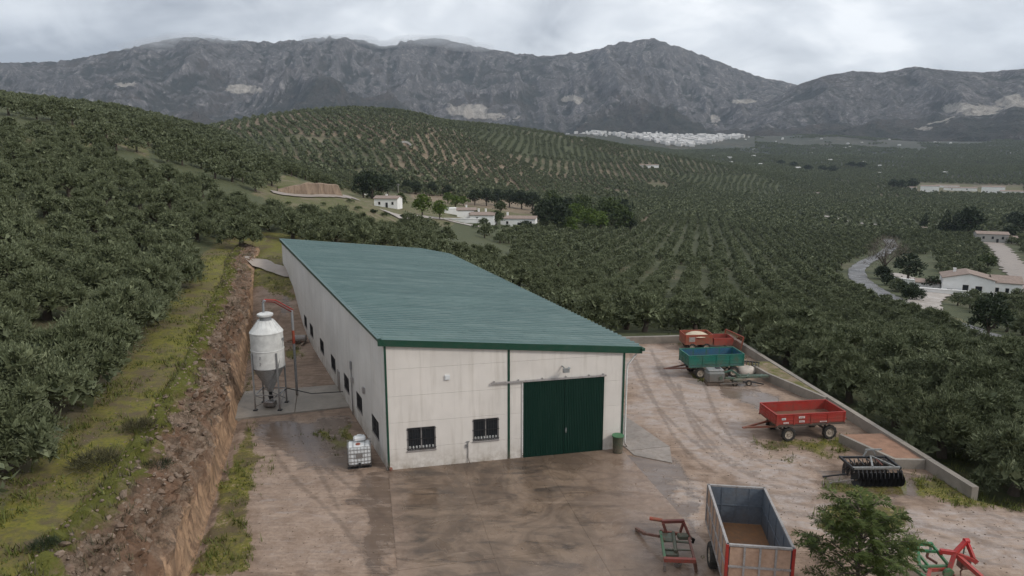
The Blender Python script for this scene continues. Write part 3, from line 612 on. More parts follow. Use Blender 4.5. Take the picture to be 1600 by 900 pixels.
# ------------------------------------------------------------------ the ground: one sheet to the horizon
def build_ground():
    A = np.concatenate([np.linspace(-180, -52, 26)[:-1], np.linspace(-52, 46, 480)[:-1], np.linspace(46, 180, 27)])
    A = np.radians(A)
    Rr = np.concatenate([np.linspace(.5, 14, 16)[:-1], np.exp(np.linspace(math.log(14), math.log(2600), 470)), np.exp(np.linspace(math.log(2700), math.log(6650), 22))])
    na, nr = len(A), len(Rr)
    aa, rr = np.meshgrid(A, Rr, indexing='ij'); x = np.sin(aa)*rr; y = np.cos(aa)*rr
    z = np.zeros_like(x)
    z = height(x, y)
    sh = (foot_x(y)-x > -.35) & (foot_x(y)-x < 2.75) & (np.hypot(x, y) < 100) & (y < 84)
    z = np.where(sh, np.minimum(z, height(x+.75, y))-.12, z)          # stays just behind the modelled face of the cut
    r = rr; px, py = proj(x, y, z); front = y > 3
    px = np.where(front, px, -9999)
    d = foot_x(y)-x
    nearL = (d > 2.0) & (r < 75)
    yard = (d < 2.4) & (x < wall_x(y)+.1) & (y < 58.3+.0*x) & ~((y > 58) & (x > -8)) | ((d < 2.4) & (x < -10) & (y < 74))
    yard = yard.astype(float); yard *= 1-ss(r, 90, 100)
    yard = np.where((y < 29) & (d < 2.4), 1-ss(x-wall_x(y), 0, 10), yard)
    grass = soft_mask(px, py, GRASS_PX, 7)*.62*(r < 100)
    # the strip on top of the cut
    strip = ss(d, 1.7, 2.6)*(1-ss(d, 4.6, 7.5+3*(fbm(x*.2, y*.2, 3, 8)-.5)))*(r < 100)
    grass = np.maximum(grass, strip*.66)
    grass = np.maximum(grass, (d > 2.4)*(r < 100)*(.36-.20*ss(d, 5, 8)))
    grass = np.where((y > 66) & (d < 2.4) & (x < -14) & (r < 100), np.maximum(grass, .6), grass)
    out = (x > wall_x(y)) & (r < 70) & (y < 58)
    grass = np.where(out, .33, grass)
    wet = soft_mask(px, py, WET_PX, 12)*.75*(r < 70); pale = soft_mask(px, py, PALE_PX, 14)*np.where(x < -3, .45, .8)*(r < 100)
    fi = field_at(x, y)
    soil = FIELD_SOIL[fi]; far = ss(r, 1150, 1500)
    green = soft_mask(px, py, LUSH_PX, 8)*.85*((r < 420) | (r > 900))
    soil = np.where((r < 330) & (x < 0), .18, soil); soil = np.where((r > 110) & (r < 480) & (x > 0), np.maximum(soil, .33), soil); soil = np.where((d > 4.2) & (r < 75) & (x < 0), .50, soil)
    rut = np.zeros_like(x)
    def lane_(pts, half=.9, wdt=.17):
        nonlocal rut
        q = [Vector((*G(*p), 0)) for p in pts]
        for _ in range(3): q = [q[0]]+[(a*.25+b*.75) if k else (a*.75+b*.25) for a, b in zip(q[:-1], q[1:]) for k in (0, 1)]+[q[-1]]
        for sg in (-1, 1):
            L_ = []
            for i, p in enumerate(q):
                dd = (q[min(i+1, len(q)-1)]-q[max(i-1, 0)]).normalized(); L_.append((p.x-dd.y*half*sg, p.y+dd.x*half*sg))
            near = (r < 75) & (y > 15); dd = np.full(x.shape, 9.); dd[near] = segdist(x[near], y[near], L_)
            rut = np.maximum(rut, np.exp(-(dd/wdt)**2))
    for pts in ([(880,720),(960,730),(1060,745),(1180,775),(1330,800),(1620,850)],[(900,760),(1000,770),(1090,760),(1250,790),(1620,880)],[(1010,560),(1040,620),(1080,690),(1140,740),(1280,785),(1620,830)],[(1080,600),(1100,660),(1130,700),(1200,745),(1400,800)],[(860,740),(800,790),(760,850),(740,910)],[(560,790),(520,720),(480,660),(470,600)],[(640,910),(560,800),(470,730),(440,670)],[(1000,545),(1020,600),(1070,660),(1150,720)]): lane_(pts)
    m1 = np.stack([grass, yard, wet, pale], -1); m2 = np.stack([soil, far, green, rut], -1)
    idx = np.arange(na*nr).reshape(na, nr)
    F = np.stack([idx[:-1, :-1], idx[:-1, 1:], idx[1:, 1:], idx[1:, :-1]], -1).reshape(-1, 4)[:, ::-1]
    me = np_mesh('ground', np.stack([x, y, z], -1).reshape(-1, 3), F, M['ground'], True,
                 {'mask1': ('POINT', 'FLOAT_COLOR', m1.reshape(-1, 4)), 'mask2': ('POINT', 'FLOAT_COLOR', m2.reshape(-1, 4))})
    o = obj('ground', me); o['kind'] = 'structure'
    if me.polygons[5000].normal.z < 0: me.flip_normals()
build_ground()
# ------------------------------------------------------------------ mountains
def build_mountain(name, sky, r0, rtop, rend, seed, u0, u1, nu, pale):
    us = np.linspace(u0, u1, nu); nr = 230; ts = np.linspace(0, 1, nr)
    sx = np.array([p[0] for p in sky], float); sy = np.array([p[1] for p in sky], float)
    su = np.array([ray(a, b)[0]/ray(a, b)[1] for a, b in sky]); st = np.array([ray(a, b)[2]/math.hypot(ray(a, b)[0], ray(a, b)[1]) for a, b in sky])
    tgt = np.interp(us, su, st)
    k = np.array([1, 2, 3, 2, 1.])/9; tgt = np.convolve(np.pad(tgt, 2, 'edge'), k, 'valid')
    U, T = np.meshgrid(us, ts, indexing='ij'); Rr = r0+(rend-r0)*T
    X = U*Rr/np.sqrt(1+U*U); Y = Rr/np.sqrt(1+U*U)
    tt = (rtop-r0)/(rend-r0)
    up = np.clip(T/tt, 0, 1); dn = np.clip((T-tt)/(1-tt), 0, 1)
    base = height(X, Y)*0+62
    top = (tgt*rtop+CAM_H)[:, None]
    wx = X+260*(fbm(X/900, Y/900, 3, seed+1)-.5); wy = Y+260*(fbm(X/900, Y/900, 3, seed+2)-.5)
    rg = ridged(wx/1500, wy/1500, 7, seed); rg2 = ridged(wx/420, wy/620, 6, seed+50)
    prof = .10*up+.62*up**1.75+.28*ss(up, .55, 1.0)
    Z = base+(top-base)*prof*(1-.45*dn**1.1)
    amp = (top-base)*(up*(1.12-up)*1.25+.02)
    Z = Z+amp*((rg-.33)*1.25+(rg2-.3)*.62)
    gl = ridged(wx/300+wy/900, wy/1000-wx/2500, 5, seed+80); Z = Z+np.minimum(amp*.5, 120)*(gl-.3)*.75
    Z += 34*(fbm(X/130, Y/130, 5, seed+9)-.5)*np.minimum(up*3, 1)
    Z = Z+(110*(fbm(X/620, Y/620, 4, seed+14)-.45)+30*(ridged(X/260, Y/260, 4, seed+15)-.4))*ss(up, .0, .10)*(1-ss(up, .3, .7))
    Z = np.where(T < .03, Z-160*(1-T/.03), Z)
    el = ((Z-CAM_H)/Rr).max(1); ratio = (tgt)/np.maximum(el, .004)
    rs = np.convolve(np.pad(ratio, 6, 'edge'), np.hanning(15)[1:-1]/np.hanning(15)[1:-1].sum(), 'valid')
    Z = CAM_H+(Z-CAM_H)*np.where(Z > CAM_H, rs[:, None], 1)
    px, py = proj(X, Y, Z)
    def blur(a, k):
        for ax in (0, 1):
            c = np.cumsum(np.concatenate([np.repeat(a.take([0], ax), k+1, ax), a, np.repeat(a.take([-1], ax), k, ax)], ax), ax); m_ = a.shape[ax]
            a = (c.take(range(2*k+1, 2*k+1+m_), ax)-c.take(range(0, m_), ax))/(2*k+1)
        return a
    cvx = Z-blur(Z, 7); cvx2 = Z-blur(Z, 2)
    grad = np.gradient(Z, axis=1)/np.maximum(np.gradient(Rr, axis=1), 1)
    rockm = .16+.42*ss(up, .12, .55)*ss(fbm(X/700, Y/700, 4, seed+30), .34, .62)+.20*ss(grad, .25, .75)+np.clip(cvx/70, -.30, .34)+np.clip(cvx2/22, -.22, .22); rockm = np.clip(rockm*(.30+.70*ss(up, .22, .50)), 0, 1)
    pm = np.zeros_like(Z)
    wob = fbm(X/160, Y/160, 4, seed+77)-.5; wob2 = fbm(X/90+40, Y/220, 4, seed+78)-.5
    for (cx, cyy, wx_, wy_) in pale: pm = np.maximum(pm, .95*np.exp(-(((px-cx)/wx_+wob*1.6)**2+((py-cyy)/wy_+wob2*1.5)**2)**2)*(T < tt))
    idx = np.arange(nu*nr).reshape(nu, nr)
    F = np.stack([idx[:-1, :-1], idx[1:, :-1], idx[1:, 1:], idx[:-1, 1:]], -1).reshape(-1, 4)
    m = np.stack([rockm, pm, pm*0, pm*0+1], -1)
    me = np_mesh(name, np.stack([X, Y, Z], -1).reshape(-1, 3), F, M['mountain'], True, {'mask': ('POINT', 'FLOAT_COLOR', m.reshape(-1, 4))})
    if me.polygons[nr*5+8].normal.z < 0: me.flip_normals()
    o = obj(name, me); o['kind'] = 'structure'
build_mountain('mountain', [(-900,120),(-300,104),(0,98),(60,97),(100,95),(180,80),(222,70),(290,57),(350,62),(420,66),(470,62),(500,58),(560,61),(605,74),(640,62),(690,60),(740,72),(800,82),(850,88),(920,80),(960,68),(1015,60),(1060,72),(1120,95),(1180,118),(1245,132),(1320,150),(1500,160),(2400,170)],
    3250, 5400, 6600, 21, -1.2, 1.2, 1000, [(728,170,34,13),(897,157,16,7),(380,140,30,9),(770,182,40,5),(1120,188,10,9),(1162,158,18,5),(195,132,22,5)])
build_mountain('mountain', [(900,236),(1040,226),(1090,208),(1130,190),(1200,158),(1245,133),(1290,118),(1330,111),(1380,113),(1430,104),(1480,110),(1540,113),(1600,107),(1700,112),(2400,130)],
    3150, 4700, 6000, 57, .10, 1.2, 520, [(1472,186,22,9),(1530,172,50,13),(1440,200,16,5),(1590,160,30,14)])
# ------------------------------------------------------------------ draped strips: roads and paths
def strip(name, pts, width, mat, lift=.12, rough=.12, kind='structure', seed=1):
    P = [Vector((a, b, 0)) for a, b in pts]; S = []
    for a, b in zip(P[:-1], P[1:]):
        n = max(2, int((b-a).length/max(1.0, width*.3))); S += [a.lerp(b, k/n) for k in range(n)]
    S.append(P[-1])
    for _ in range(4): S = [S[0]]+[(S[i-1]+S[i]*2+S[i+1])/4 for i in range(1, len(S)-1)]+[S[-1]]
    rnd = random.Random(seed); V = []; F = []; K = 6
    for i, p in enumerate(S):
        d = (S[min(i+1, len(S)-1)]-S[max(i-1, 0)]).normalized(); nrm = Vector((d.y, -d.x, 0))
        w = width*(1+rough*(rnd.random()-.5)*2)
        for k in range(K+1):
            q = p+nrm*w*(k/K-.5); V.append((q.x, q.y, 0))
    V = np.array(V); V[:, 2] = height(V[:, 0], V[:, 1])+lift+.10*np.tile(1-np.abs(np.linspace(-1, 1, K+1))**4, len(S))
    for i in range(len(S)-1):
        for k in range(K): F.append((i*(K+1)+k, i*(K+1)+k+1, (i+1)*(K+1)+k+1, (i+1)*(K+1)+k))
    me = np_mesh(name, V, F, mat, True)
    if me.polygons[0].normal.z < 0: me.flip_normals()
    o = obj(name, me); o['kind'] = kind; return o
strip('road', ROAD, 5.2, M['asphalt'], .25); strip('dirt_road', LANE, 7.5, M['lanemud'], .25, .3)
strip('driveway', DRIVE, 6.5, M['track'], .32); strip('driveway', COURT, 6, M['track'], .34)
strip('lane', FARLANE, 5, M['track'], .5, .3); strip('lane', FARLANE2, 5, M['track'], .6, .5)
strip('farm_track', TRACK, 2.0, M['lanemud'], .14, .3); strip('lane', HILLROAD, 3.2, M['lanemud'], .2, .2); strip('lane', FARMROAD, 5, M['track'], .25, .3)
def cutting():
    top = M['orange_earth']; n = 46; V = []; F = []; MI = []
    for i in range(n+1):
        u = i/n; x, y = azr(436+(537-436)*u, 152.5+5.5*u); d = Vector((x, y)).normalized(); h = 2.4*math.sin(math.pi*min(1, .12+u*1.5)/2)*(1 if u < .93 else (1-u)/.07*.95+.05)*(.93+.14*vnoise(np.array(u*9), np.array(3.), 5)); w = .8*(float(vnoise(np.array(u*22), np.array(1.), 6))-.5)
        for off, dz in ((0, -.3), (.35+w, h*.45), (.7+w, h*.93), (1.3, h), (5.5, h*.7), (11, -.25)):
            px_, py_ = x+d.x*off, y+d.y*off; V.append((px_, py_, float(height(px_, py_))+dz))
    for i in range(n):
        for k in range(5): F.append((i*6+k, (i+1)*6+k, (i+1)*6+k+1, i*6+k+1)); MI.append(0 if k < 3 else 1)
    me = np_mesh('road_cutting', np.array(V), np.array(F), top); me.materials.append(M['grassbank']); me.polygons.foreach_set('material_index', np.array(MI, np.int32))
    if me.polygons[3].normal.z < 0: me.flip_normals()
    o = obj('road_cutting', me); o['kind'] = 'structure'
n = NB('grass_bank'); v = n.pos(); M['grassbank'] = n.done(n.mix(n.mr(n.noise(v, .5, 6, .7), .38, .64), (.07, .10, .02), (.13, .115, .05)), .9, .2)
cutting()
print('ground', round(time.time()-T0, 1))
# ------------------------------------------------------------------ the earth bank left of the yard, with stones in its face
def build_bank():
    ys = np.linspace(-6, 82, 560); K = 46; ts = np.linspace(-.10, 1.16, K)
    Y, T = np.meshgrid(ys, ts, indexing='ij'); fx = foot_x(Y)
    D = T*2.4
    X = fx-D; zf = floor_z(X, Y); zr = rim_z(Y); t = np.clip(T, 0, 1)
    prof = np.interp(t, [0, .14, .34, .6, .85, 1], [0, .48, .72, .87, .968, 1])
    Z = zf+(zr-zf)*prof; Z = np.where(T > 1, zr+.085*(D-2.4), Z)
    big = fbm(Y*.35, Z*.5, 4, 70)-.5; md = ridged(Y*1.1+X*.6, Z*1.3, 5, 71)-.35; fn = ridged(Y*3.2, Z*3.2+X*2, 4, 72)-.35
    env = np.clip(T*7, 0, 1)*np.clip((1.16-T)*6, 0, 1)
    rub = .35+.65*ss(T, .05, .30)
    groove = (ridged(Y*1.5, Y*0+2, 3, 75)-.4)*(1-rub)
    X = X+env*(1.2*big+.65*md*rub+.40*fn*rub+.16*md+.22*groove); Z = Z+env*rub*(.55*(fbm(Y*1.4, X*1.4, 4, 73)-.5)+.36*fn)
    Z = np.where(T < -.05, Z-.25, Z); Z = np.where(T > 1.12, Z-.12, Z)
    m = np.stack([.25+.75*ss(T, .0, .30), (.62*ss(T, .52, .80)+.30*ss(T, .86, 1.04)), T*0, T*0+1], -1)
    idx = np.arange(Y.size).reshape(Y.shape)
    F = np.stack([idx[:-1, :-1], idx[1:, :-1], idx[1:, 1:], idx[:-1, 1:]], -1).reshape(-1, 4)
    me = np_mesh('earth_bank', np.stack([X, Y, Z], -1).reshape(-1, 3), F, M['cut'], False, {'mask': ('POINT', 'FLOAT_COLOR', m.reshape(-1, 4))})
    if me.polygons[K*50+20].normal.x < 0: me.flip_normals()
    o = obj('earth_bank', me); o['kind'] = 'structure'
    return o, X, Y, Z, T
def rock_mesh(seed, sub=1):
    rnd = random.Random(seed); t = (1+5**.5)/2
    V = [Vector(v).normalized() for v in ((-1,t,0),(1,t,0),(-1,-t,0),(1,-t,0),(0,-1,t),(0,1,t),(0,-1,-t),(0,1,-t),(t,0,-1),(t,0,1),(-t,0,-1),(-t,0,1))]
    F = [(0,11,5),(0,5,1),(0,1,7),(0,7,10),(0,10,11),(1,5,9),(5,11,4),(11,10,2),(10,7,6),(7,1,8),(3,9,4),(3,4,2),(3,2,6),(3,6,8),(3,8,9),(4,9,5),(2,4,11),(6,2,10),(8,6,7),(9,8,1)]
    V = [v*(.7+.55*rnd.random()) for v in V]; s = (1.0, .55+.4*rnd.random(), .45+.35*rnd.random())
    return [(v.x*s[0], v.y*s[1], v.z*s[2]) for v in V], F
ROCKS = [rock_mesh(k) for k in range(8)]
def rocks_mesh(name, pts, mat, rs):
    V = []; F = []; b = 0
    for (x, y, z, s) in pts:
        rv, rf = ROCKS[rs.randint(8)]; a = Matrix.Rotation(rs.uniform(0, 6.28), 3, 'Z') @ Matrix.Rotation(rs.uniform(-.6, .6), 3, 'X')
        V += [tuple(a @ Vector(v)*s+Vector((x, y, z))) for v in rv]; F += [(i+b, j+b, k+b) for i, j, k in rf]; b += 12
    return np_mesh(name, np.array(V), np.array(F), mat)
def build_stones():
    bank, X, Y, Z, T = build_bank(); rs = np.random.RandomState(5)
    mes = [np_mesh('stone', np.array(v), np.array(f), M['stone']) for v, f in ROCKS]
    n = 0
    while n < 260:
        i = rs.randint(X.shape[0]); j = rs.randint(12, 40)
        if Y[i, j] < 15 or (Y[i, j] > 45 and rs.rand() < .65): continue
        s = rs.uniform(.09, .24)*(1.2 if rs.rand() < .15 else 1)
        o = obj('stone', mes[rs.randint(8)], bank, (X[i, j]+.02, Y[i, j], Z[i, j]+.02))
        o.rotation_euler = (rs.uniform(-.8, .8), rs.uniform(-.4, 1.0), rs.uniform(0, 6.28)); o.scale = (s, s, s); n += 1
    P = []
    for _ in range(2600):
        i = rs.randint(X.shape[0]); j = rs.randint(9, 45)
        if Y[i, j] < 14: continue
        P.append((X[i, j]+.01, Y[i, j]+rs.uniform(-.1, .1), Z[i, j], rs.uniform(.03, .10)))
    o = obj('rubble', rocks_mesh('rubble', P, M['stone'], rs), bank); o['kind'] = 'stuff'
    VV = []; TT = []
    for _ in range(1500):                                          # dead weeds rooted in the rubble
        i = rs.randint(X.shape[0]); j = rs.randint(14, 46)
        if Y[i, j] < 14 or vnoise(np.array(Y[i, j]*.5), np.array(j*.12), 44) < .45: continue
        for q in range(6):
            a = rs.uniform(0, 6.28); h = rs.uniform(.12, .38); l = h*rs.uniform(.3, 1.0); w = rs.uniform(.012, .025); bx, by = X[i, j]+rs.normal(0, .08), Y[i, j]+rs.normal(0, .08)
            VV += [(bx-math.sin(a)*w, by+math.cos(a)*w, Z[i, j]-.03), (bx+math.sin(a)*w, by-math.cos(a)*w, Z[i, j]-.03), (bx+math.cos(a)*l, by+math.sin(a)*l, Z[i, j]+h)]; TT.append(rs.rand())
    o = obj('dry_weeds', np_mesh('dry_weeds', np.array(VV), np.arange(len(VV)).reshape(-1, 3), M['weed'], False, {'tone': ('FACE', 'FLOAT', np.array(TT))}), bank); o['kind'] = 'stuff'
    P = []
    while len(P) < 2600:                                           # loose stones on the yard and on the grass strip
        x = rs.uniform(-24, 24); y = 22+abs(rs.normal(0, 13))
        d = foot_x(y)-x
        if y > 57 or x > wall_x(y) or 0 < d < 2.5 or d > 7: continue
        if -12*0 < -1 and False: continue
        s = rs.uniform(.02, .05)*(1.6 if rs.rand() < .06 else 1); P.append((x, y, float(height(x, y))+.005, s))
    P = [p for p in P if not in_shed(p[0], p[1])]
    o = obj('gravel', rocks_mesh('gravel', P, M['stone'], rs)); o['kind'] = 'stuff'
SHED = [(-6.41, 32.83), (6.12, 35.57), (-7.34, 70.57), (-10.06, 74.47), (-24.91, 73.43)]
def in_shed(x, y, g=.3): return bool(inpoly(np.array(x), np.array(y), [(-6.41-g, 32.83-g), (6.12+g, 35.57-g), (-7.34+g, 70.57), (-10.06, 74.47+g), (-24.91-g, 73.43+g)]))
build_stones()
# ------------------------------------------------------------------ foliage
def leaves(rs, lobes, n, ln, wd, up=.35, jit=.5, inner=.72, flat=1.0, tips=1.0):
    """leaf blades standing out of a set of ellipsoid lobes: (verts, quads, tone)"""
    L = np.array(lobes, float); area = (L[:, 3]*L[:, 4]+L[:, 3]*L[:, 5]); pk = rs.choice(len(L), n, p=area/area.sum())
    d = rs.normal(size=(n, 3)); d[:, 2] = np.where(d[:, 2] < -.55, -d[:, 2], d[:, 2]); d /= np.linalg.norm(d, axis=1)[:, None]
    rad = np.where(rs.rand(n) < .8, rs.uniform(.86, 1.06, n), rs.uniform(inner, .9, n))
    bump = 1+.20*np.sin(d[:, 0]*5+pk)*np.cos(d[:, 1]*6+pk*2)+.10*np.sin(d[:, 2]*9+pk)
    c = L[pk, :3]+d*L[pk, 3:6]*(rad*bump)[:, None]
    dr = d+np.array([0, 0, up])+rs.normal(0, jit, (n, 3)); dr /= np.linalg.norm(dr, axis=1)[:, None]
    sd_ = np.cross(dr, rs.normal(size=(n, 3))); sd_ /= np.linalg.norm(sd_, axis=1)[:, None]+1e-9
    l = ln*rs.uniform(.6, 1.35, n)[:, None]; w = wd*rs.uniform(.7, 1.3, n)[:, None]
    V = np.stack([c-dr*l*.35, c+sd_*w*.5, c+dr*l*.65*tips, c-sd_*w*.5], 1).reshape(-1, 3)
    F = np.arange(n*4).reshape(n, 4); tone = np.clip(rs.normal(.45, .22, n), 0, 1)
    return V, F, tone
def leaf_mesh(name, parts, mat):
    V = []; F = []; T = []; b = 0
    for v, f, t in parts: V.append(v); F.append(f+b); T.append(t); b += len(v)
    return np_mesh(name, np.concatenate(V), np.concatenate(F), mat, False, {'tone': ('FACE', 'FLOAT', np.concatenate(T))})
def olive_lobes(rs, n=7, r=2.15, h=2.05):
    L = [(0, 0, h+.1, 1.3, 1.3, 1.25)]
    for k in range(n):
        a = 2*math.pi*(k+rs.uniform(-.3, .3))/n; q = r*rs.uniform(.45, .66)
        L.append((q*math.cos(a), q*math.sin(a), h+rs.uniform(-.95, .15), rs.uniform(.75, 1.2), rs.uniform(.75, 1.2), rs.uniform(.8, 1.15)))
    for k in range(n):
        a = rs.uniform(0, 6.28); q = r*rs.uniform(.75, 1.02); L.append((q*math.cos(a), q*math.sin(a), h+rs.uniform(-1.35, -.2), rs.uniform(.4, .7), rs.uniform(.4, .7), rs.uniform(.45, .75)))
    for k in range(4):
        a = rs.uniform(0, 6.28); q = r*rs.uniform(.1, .55); L.append((q*math.cos(a), q*math.sin(a), h+rs.uniform(.5, .95), rs.uniform(.5, .8), rs.uniform(.5, .8), rs.uniform(.55, .85)))
    return L
def trunk_mesh(rs, name, h=1.5, r=.24, limbs=4, reach=1.1, top=2.4, mat='bark', n=8):
    mb = MB(); b = Vector((0, 0, -.35)); f = Vector((rs.uniform(-.15, .15), rs.uniform(-.15, .15), h*.62))
    mb.tube([b, (0, 0, .1), f*.6, f], [r*1.5, r*1.15, r*.95, r*.9], n)
    for k in range(limbs):
        a = 2*math.pi*(k+rs.uniform(-.3, .3))/limbs; q = reach*rs.uniform(.7, 1.1)
        e = Vector((q*math.cos(a), q*math.sin(a), top*rs.uniform(.85, 1.05)))
        m = f.lerp(e, .5)+Vector((q*.25*math.cos(a), q*.25*math.sin(a), -.12)); mb.tube([f*.9, m, e], [r*.6, r*.4, r*.14], 6)
    return mb.mesh(name, M[mat], 45)
def tree_meshes(seed, mat='olive_leaf', lobes=None, n=2600, ln=.36, wd=.085, up=.4, jit=.45, name='crown'):
    rs = np.random.RandomState(seed)
    lob = lobes(rs) if lobes else olive_lobes(rs)
    a = leaves(rs, lob, n, ln, wd, up, jit); sh = [(l[0], l[1], l[2], l[3]*1.14, l[4]*1.14, l[5]*1.14) for l in lob]; a2 = leaves(rs, sh, n//5, ln*1.45, wd*.8, .75, .3)
    inn = [(l[0], l[1], l[2], l[3]*.62, l[4]*.62, l[5]*.62) for l in lob]
    b = leaves(rs, inn, max(30, n//9), .7, .42, .1, .9)
    return leaf_mesh(name, [a, a2, b], M[mat])

def merge_mats(name, leafparts, leafmat, trunk):
    """one mesh with leaves and trunk for the far trees"""
    V = []; F = []; T = []; Mi = []; b = 0
    for v, f, t in leafparts: V.append(v); F.append(f+b); T.append(t); Mi.append(np.zeros(len(f), np.int32)); b += len(v)
    tv = np.array(trunk.v); tf = np.array([f for f in trunk.f if len(f) == 4]); V.append(tv); F.append(tf+b); T.append(np.zeros(len(tf))); Mi.append(np.ones(len(tf), np.int32))
    me = np_mesh(name, np.concatenate(V), np.concatenate(F), leafmat, False, {'tone': ('FACE', 'FLOAT', np.concatenate(T))})
    me.materials.append(M['bark']); me.polygons.foreach_set('material_index', np.concatenate(Mi)); return me
def far_olive(seed, n, ln, wd):
    rs = np.random.RandomState(seed); lob = olive_lobes(rs, 5 if n < 120 else 6)
    inn = [(l[0], l[1], l[2], l[3]*.8, l[4]*.8, l[5]*.8) for l in lob]
    mb = MB(); mb.tube([(0, 0, -.3), (0, 0, 1.6)], [.26, .2], 4, False)
    return merge_mats('olive_far', [leaves(rs, lob, n, ln, wd, .4, .5), leaves(rs, inn, n//3, ln*1.3, wd*2.4, .1, .9)], M['olive_leaf'], mb)
def tree_spots():
    rs = np.random.RandomState(3); X = []; Y = []
    for k, (cx, cy_) in enumerate(FIELD_P):
        r = math.hypot(cx, cy_); u = cx/max(cy_, 1)
        if r > 3300 or cy_ < -100 or abs(u) > 1.3 and r > 250: continue
        if r < 140: dx, dy, ang, keep = 5.2, 4.9, .12, .98
        elif r < 290 and cx < -20: dx, dy, ang, keep = 5.3, 5.0, FIELD_ANG[k]*.5, .95
        elif r < 480: dx, dy, ang, keep = 6.3, 4.7, -.27, .97
        elif r < 1150 and u < .28: dx, dy, ang, keep = 8.9, 5.6, math.atan(u)*-1+FIELD_ANG[k]*.55, .95
        else: dx, dy, ang, keep = 8.2, 6.4, FIELD_ANG[k], FIELD_KEEP[k]
        n = 34; gx, gy = np.meshgrid(np.arange(-n, n+1)*dx, np.arange(-n, n+1)*dy); gx = gx.ravel(); gy = gy.ravel()
        gx = gx+rs.normal(0, .42, gx.shape); gy = gy+rs.normal(0, .42, gy.shape)
        x = cx+gx*math.cos(ang)-gy*math.sin(ang); y = cy_+gx*math.sin(ang)+gy*math.cos(ang)
        rv = float(ss(r, 380, 520)); x, y = x+rv*(24*(fbm(x/170, y/170, 2, 61)-.5)+3*(fbm(x/25, y/25, 2, 63)-.5)), y+rv*(24*(fbm(x/170, y/170, 2, 62)-.5)+3*(fbm(x/25, y/25, 2, 64)-.5))
        m = (np.hypot(gx, gy) < 165) & (rs.rand(len(x)) < keep); x = x[m]; y = y[m]
        fi = field_at(x, y); m = fi == k; X.append(x[m]); Y.append(y[m])
    x = np.concatenate(X); y = np.concatenate(Y); k = (x > wall_x(y)+1) & (x < wall_x(y)+5.2) & (y < 60) & (y > 30) | (y > 57) & (y < 62.5) & (x > -4) & (x < 24); x, y = x[~k], y[~k]
    ry = np.array([31.6, 35.9, 40.3, 44.6, 49.0, 53.2, 57.0]); rx = np.array([0.5, 5.0, 9.6, 14.2, 18.6]); x = np.concatenate([x, wall_x(ry)+np.array([3.4, 2.9, 3.2, 2.8, 3.1, 2.7, 3.0]), rx]); y = np.concatenate([y, ry, 60.4+np.array([.3, -.2, .4, 0, .2])])
    k = (foot_x(y)-x > 0) & (foot_x(y)-x < 9.6) & (y < 66) & (y > 12); x, y = x[~k], y[~k]; fy = np.arange(15.5, 66, 4.3); x = np.concatenate([x, foot_x(fy)-6.7+rs.uniform(-.5, .5, len(fy))]); y = np.concatenate([y, fy+rs.uniform(-.5, .5, len(fy))])
    r = np.hypot(x, y); z = height(x, y); px, py = proj(x, y, z)
    m = (y > 10) & (px > -170) & (px < 1700) & (py < 1010) & (r > 17) & ((r < 1500) | ((r < 2300) & (rs.rand(len(x)) < .7)) | ((r < 3150) & (rs.rand(len(x)) < .42*(fbm(x/260, y/260, 3, 55) > .45))))
    d = foot_x(y)-x
    m &= ~((d < 5.9) & (x < wall_x(y)+2.3) & (y < 63)); m &= ~((x > -31) & (x < 2) & (y > 60) & (y < 79.5)); m &= ~((d < 5.6) & (d > -6) & (y < 80))
    m &= ~((y < 29.5) & (x > -8) & (x < wall_x(y)+5))
    for p in CLEAR_PX: m &= ~inpoly(px, py, p)
    for line, w in ((ROAD, 5.5), (LANE, 7.5), (DRIVE, 5.5), (COURT, 5), (TRACK, 3.2), (HILLROAD, 4.5), (FARMROAD, 5), (FARLANE, 5), (FARLANE2, 5)): m &= segdist(x, y, line) > w
    gap = fbm(x/24, y/24, 3, 21); m &= ~((gap > .57) & (r > 75) & (x < 0) & (r < 300)); gap2 = fbm(x/60, y/60, 3, 22); m &= ~((gap2 > .80) & (r > 330))
    return x[m], y[m], z[m], r[m], px[m], py[m]
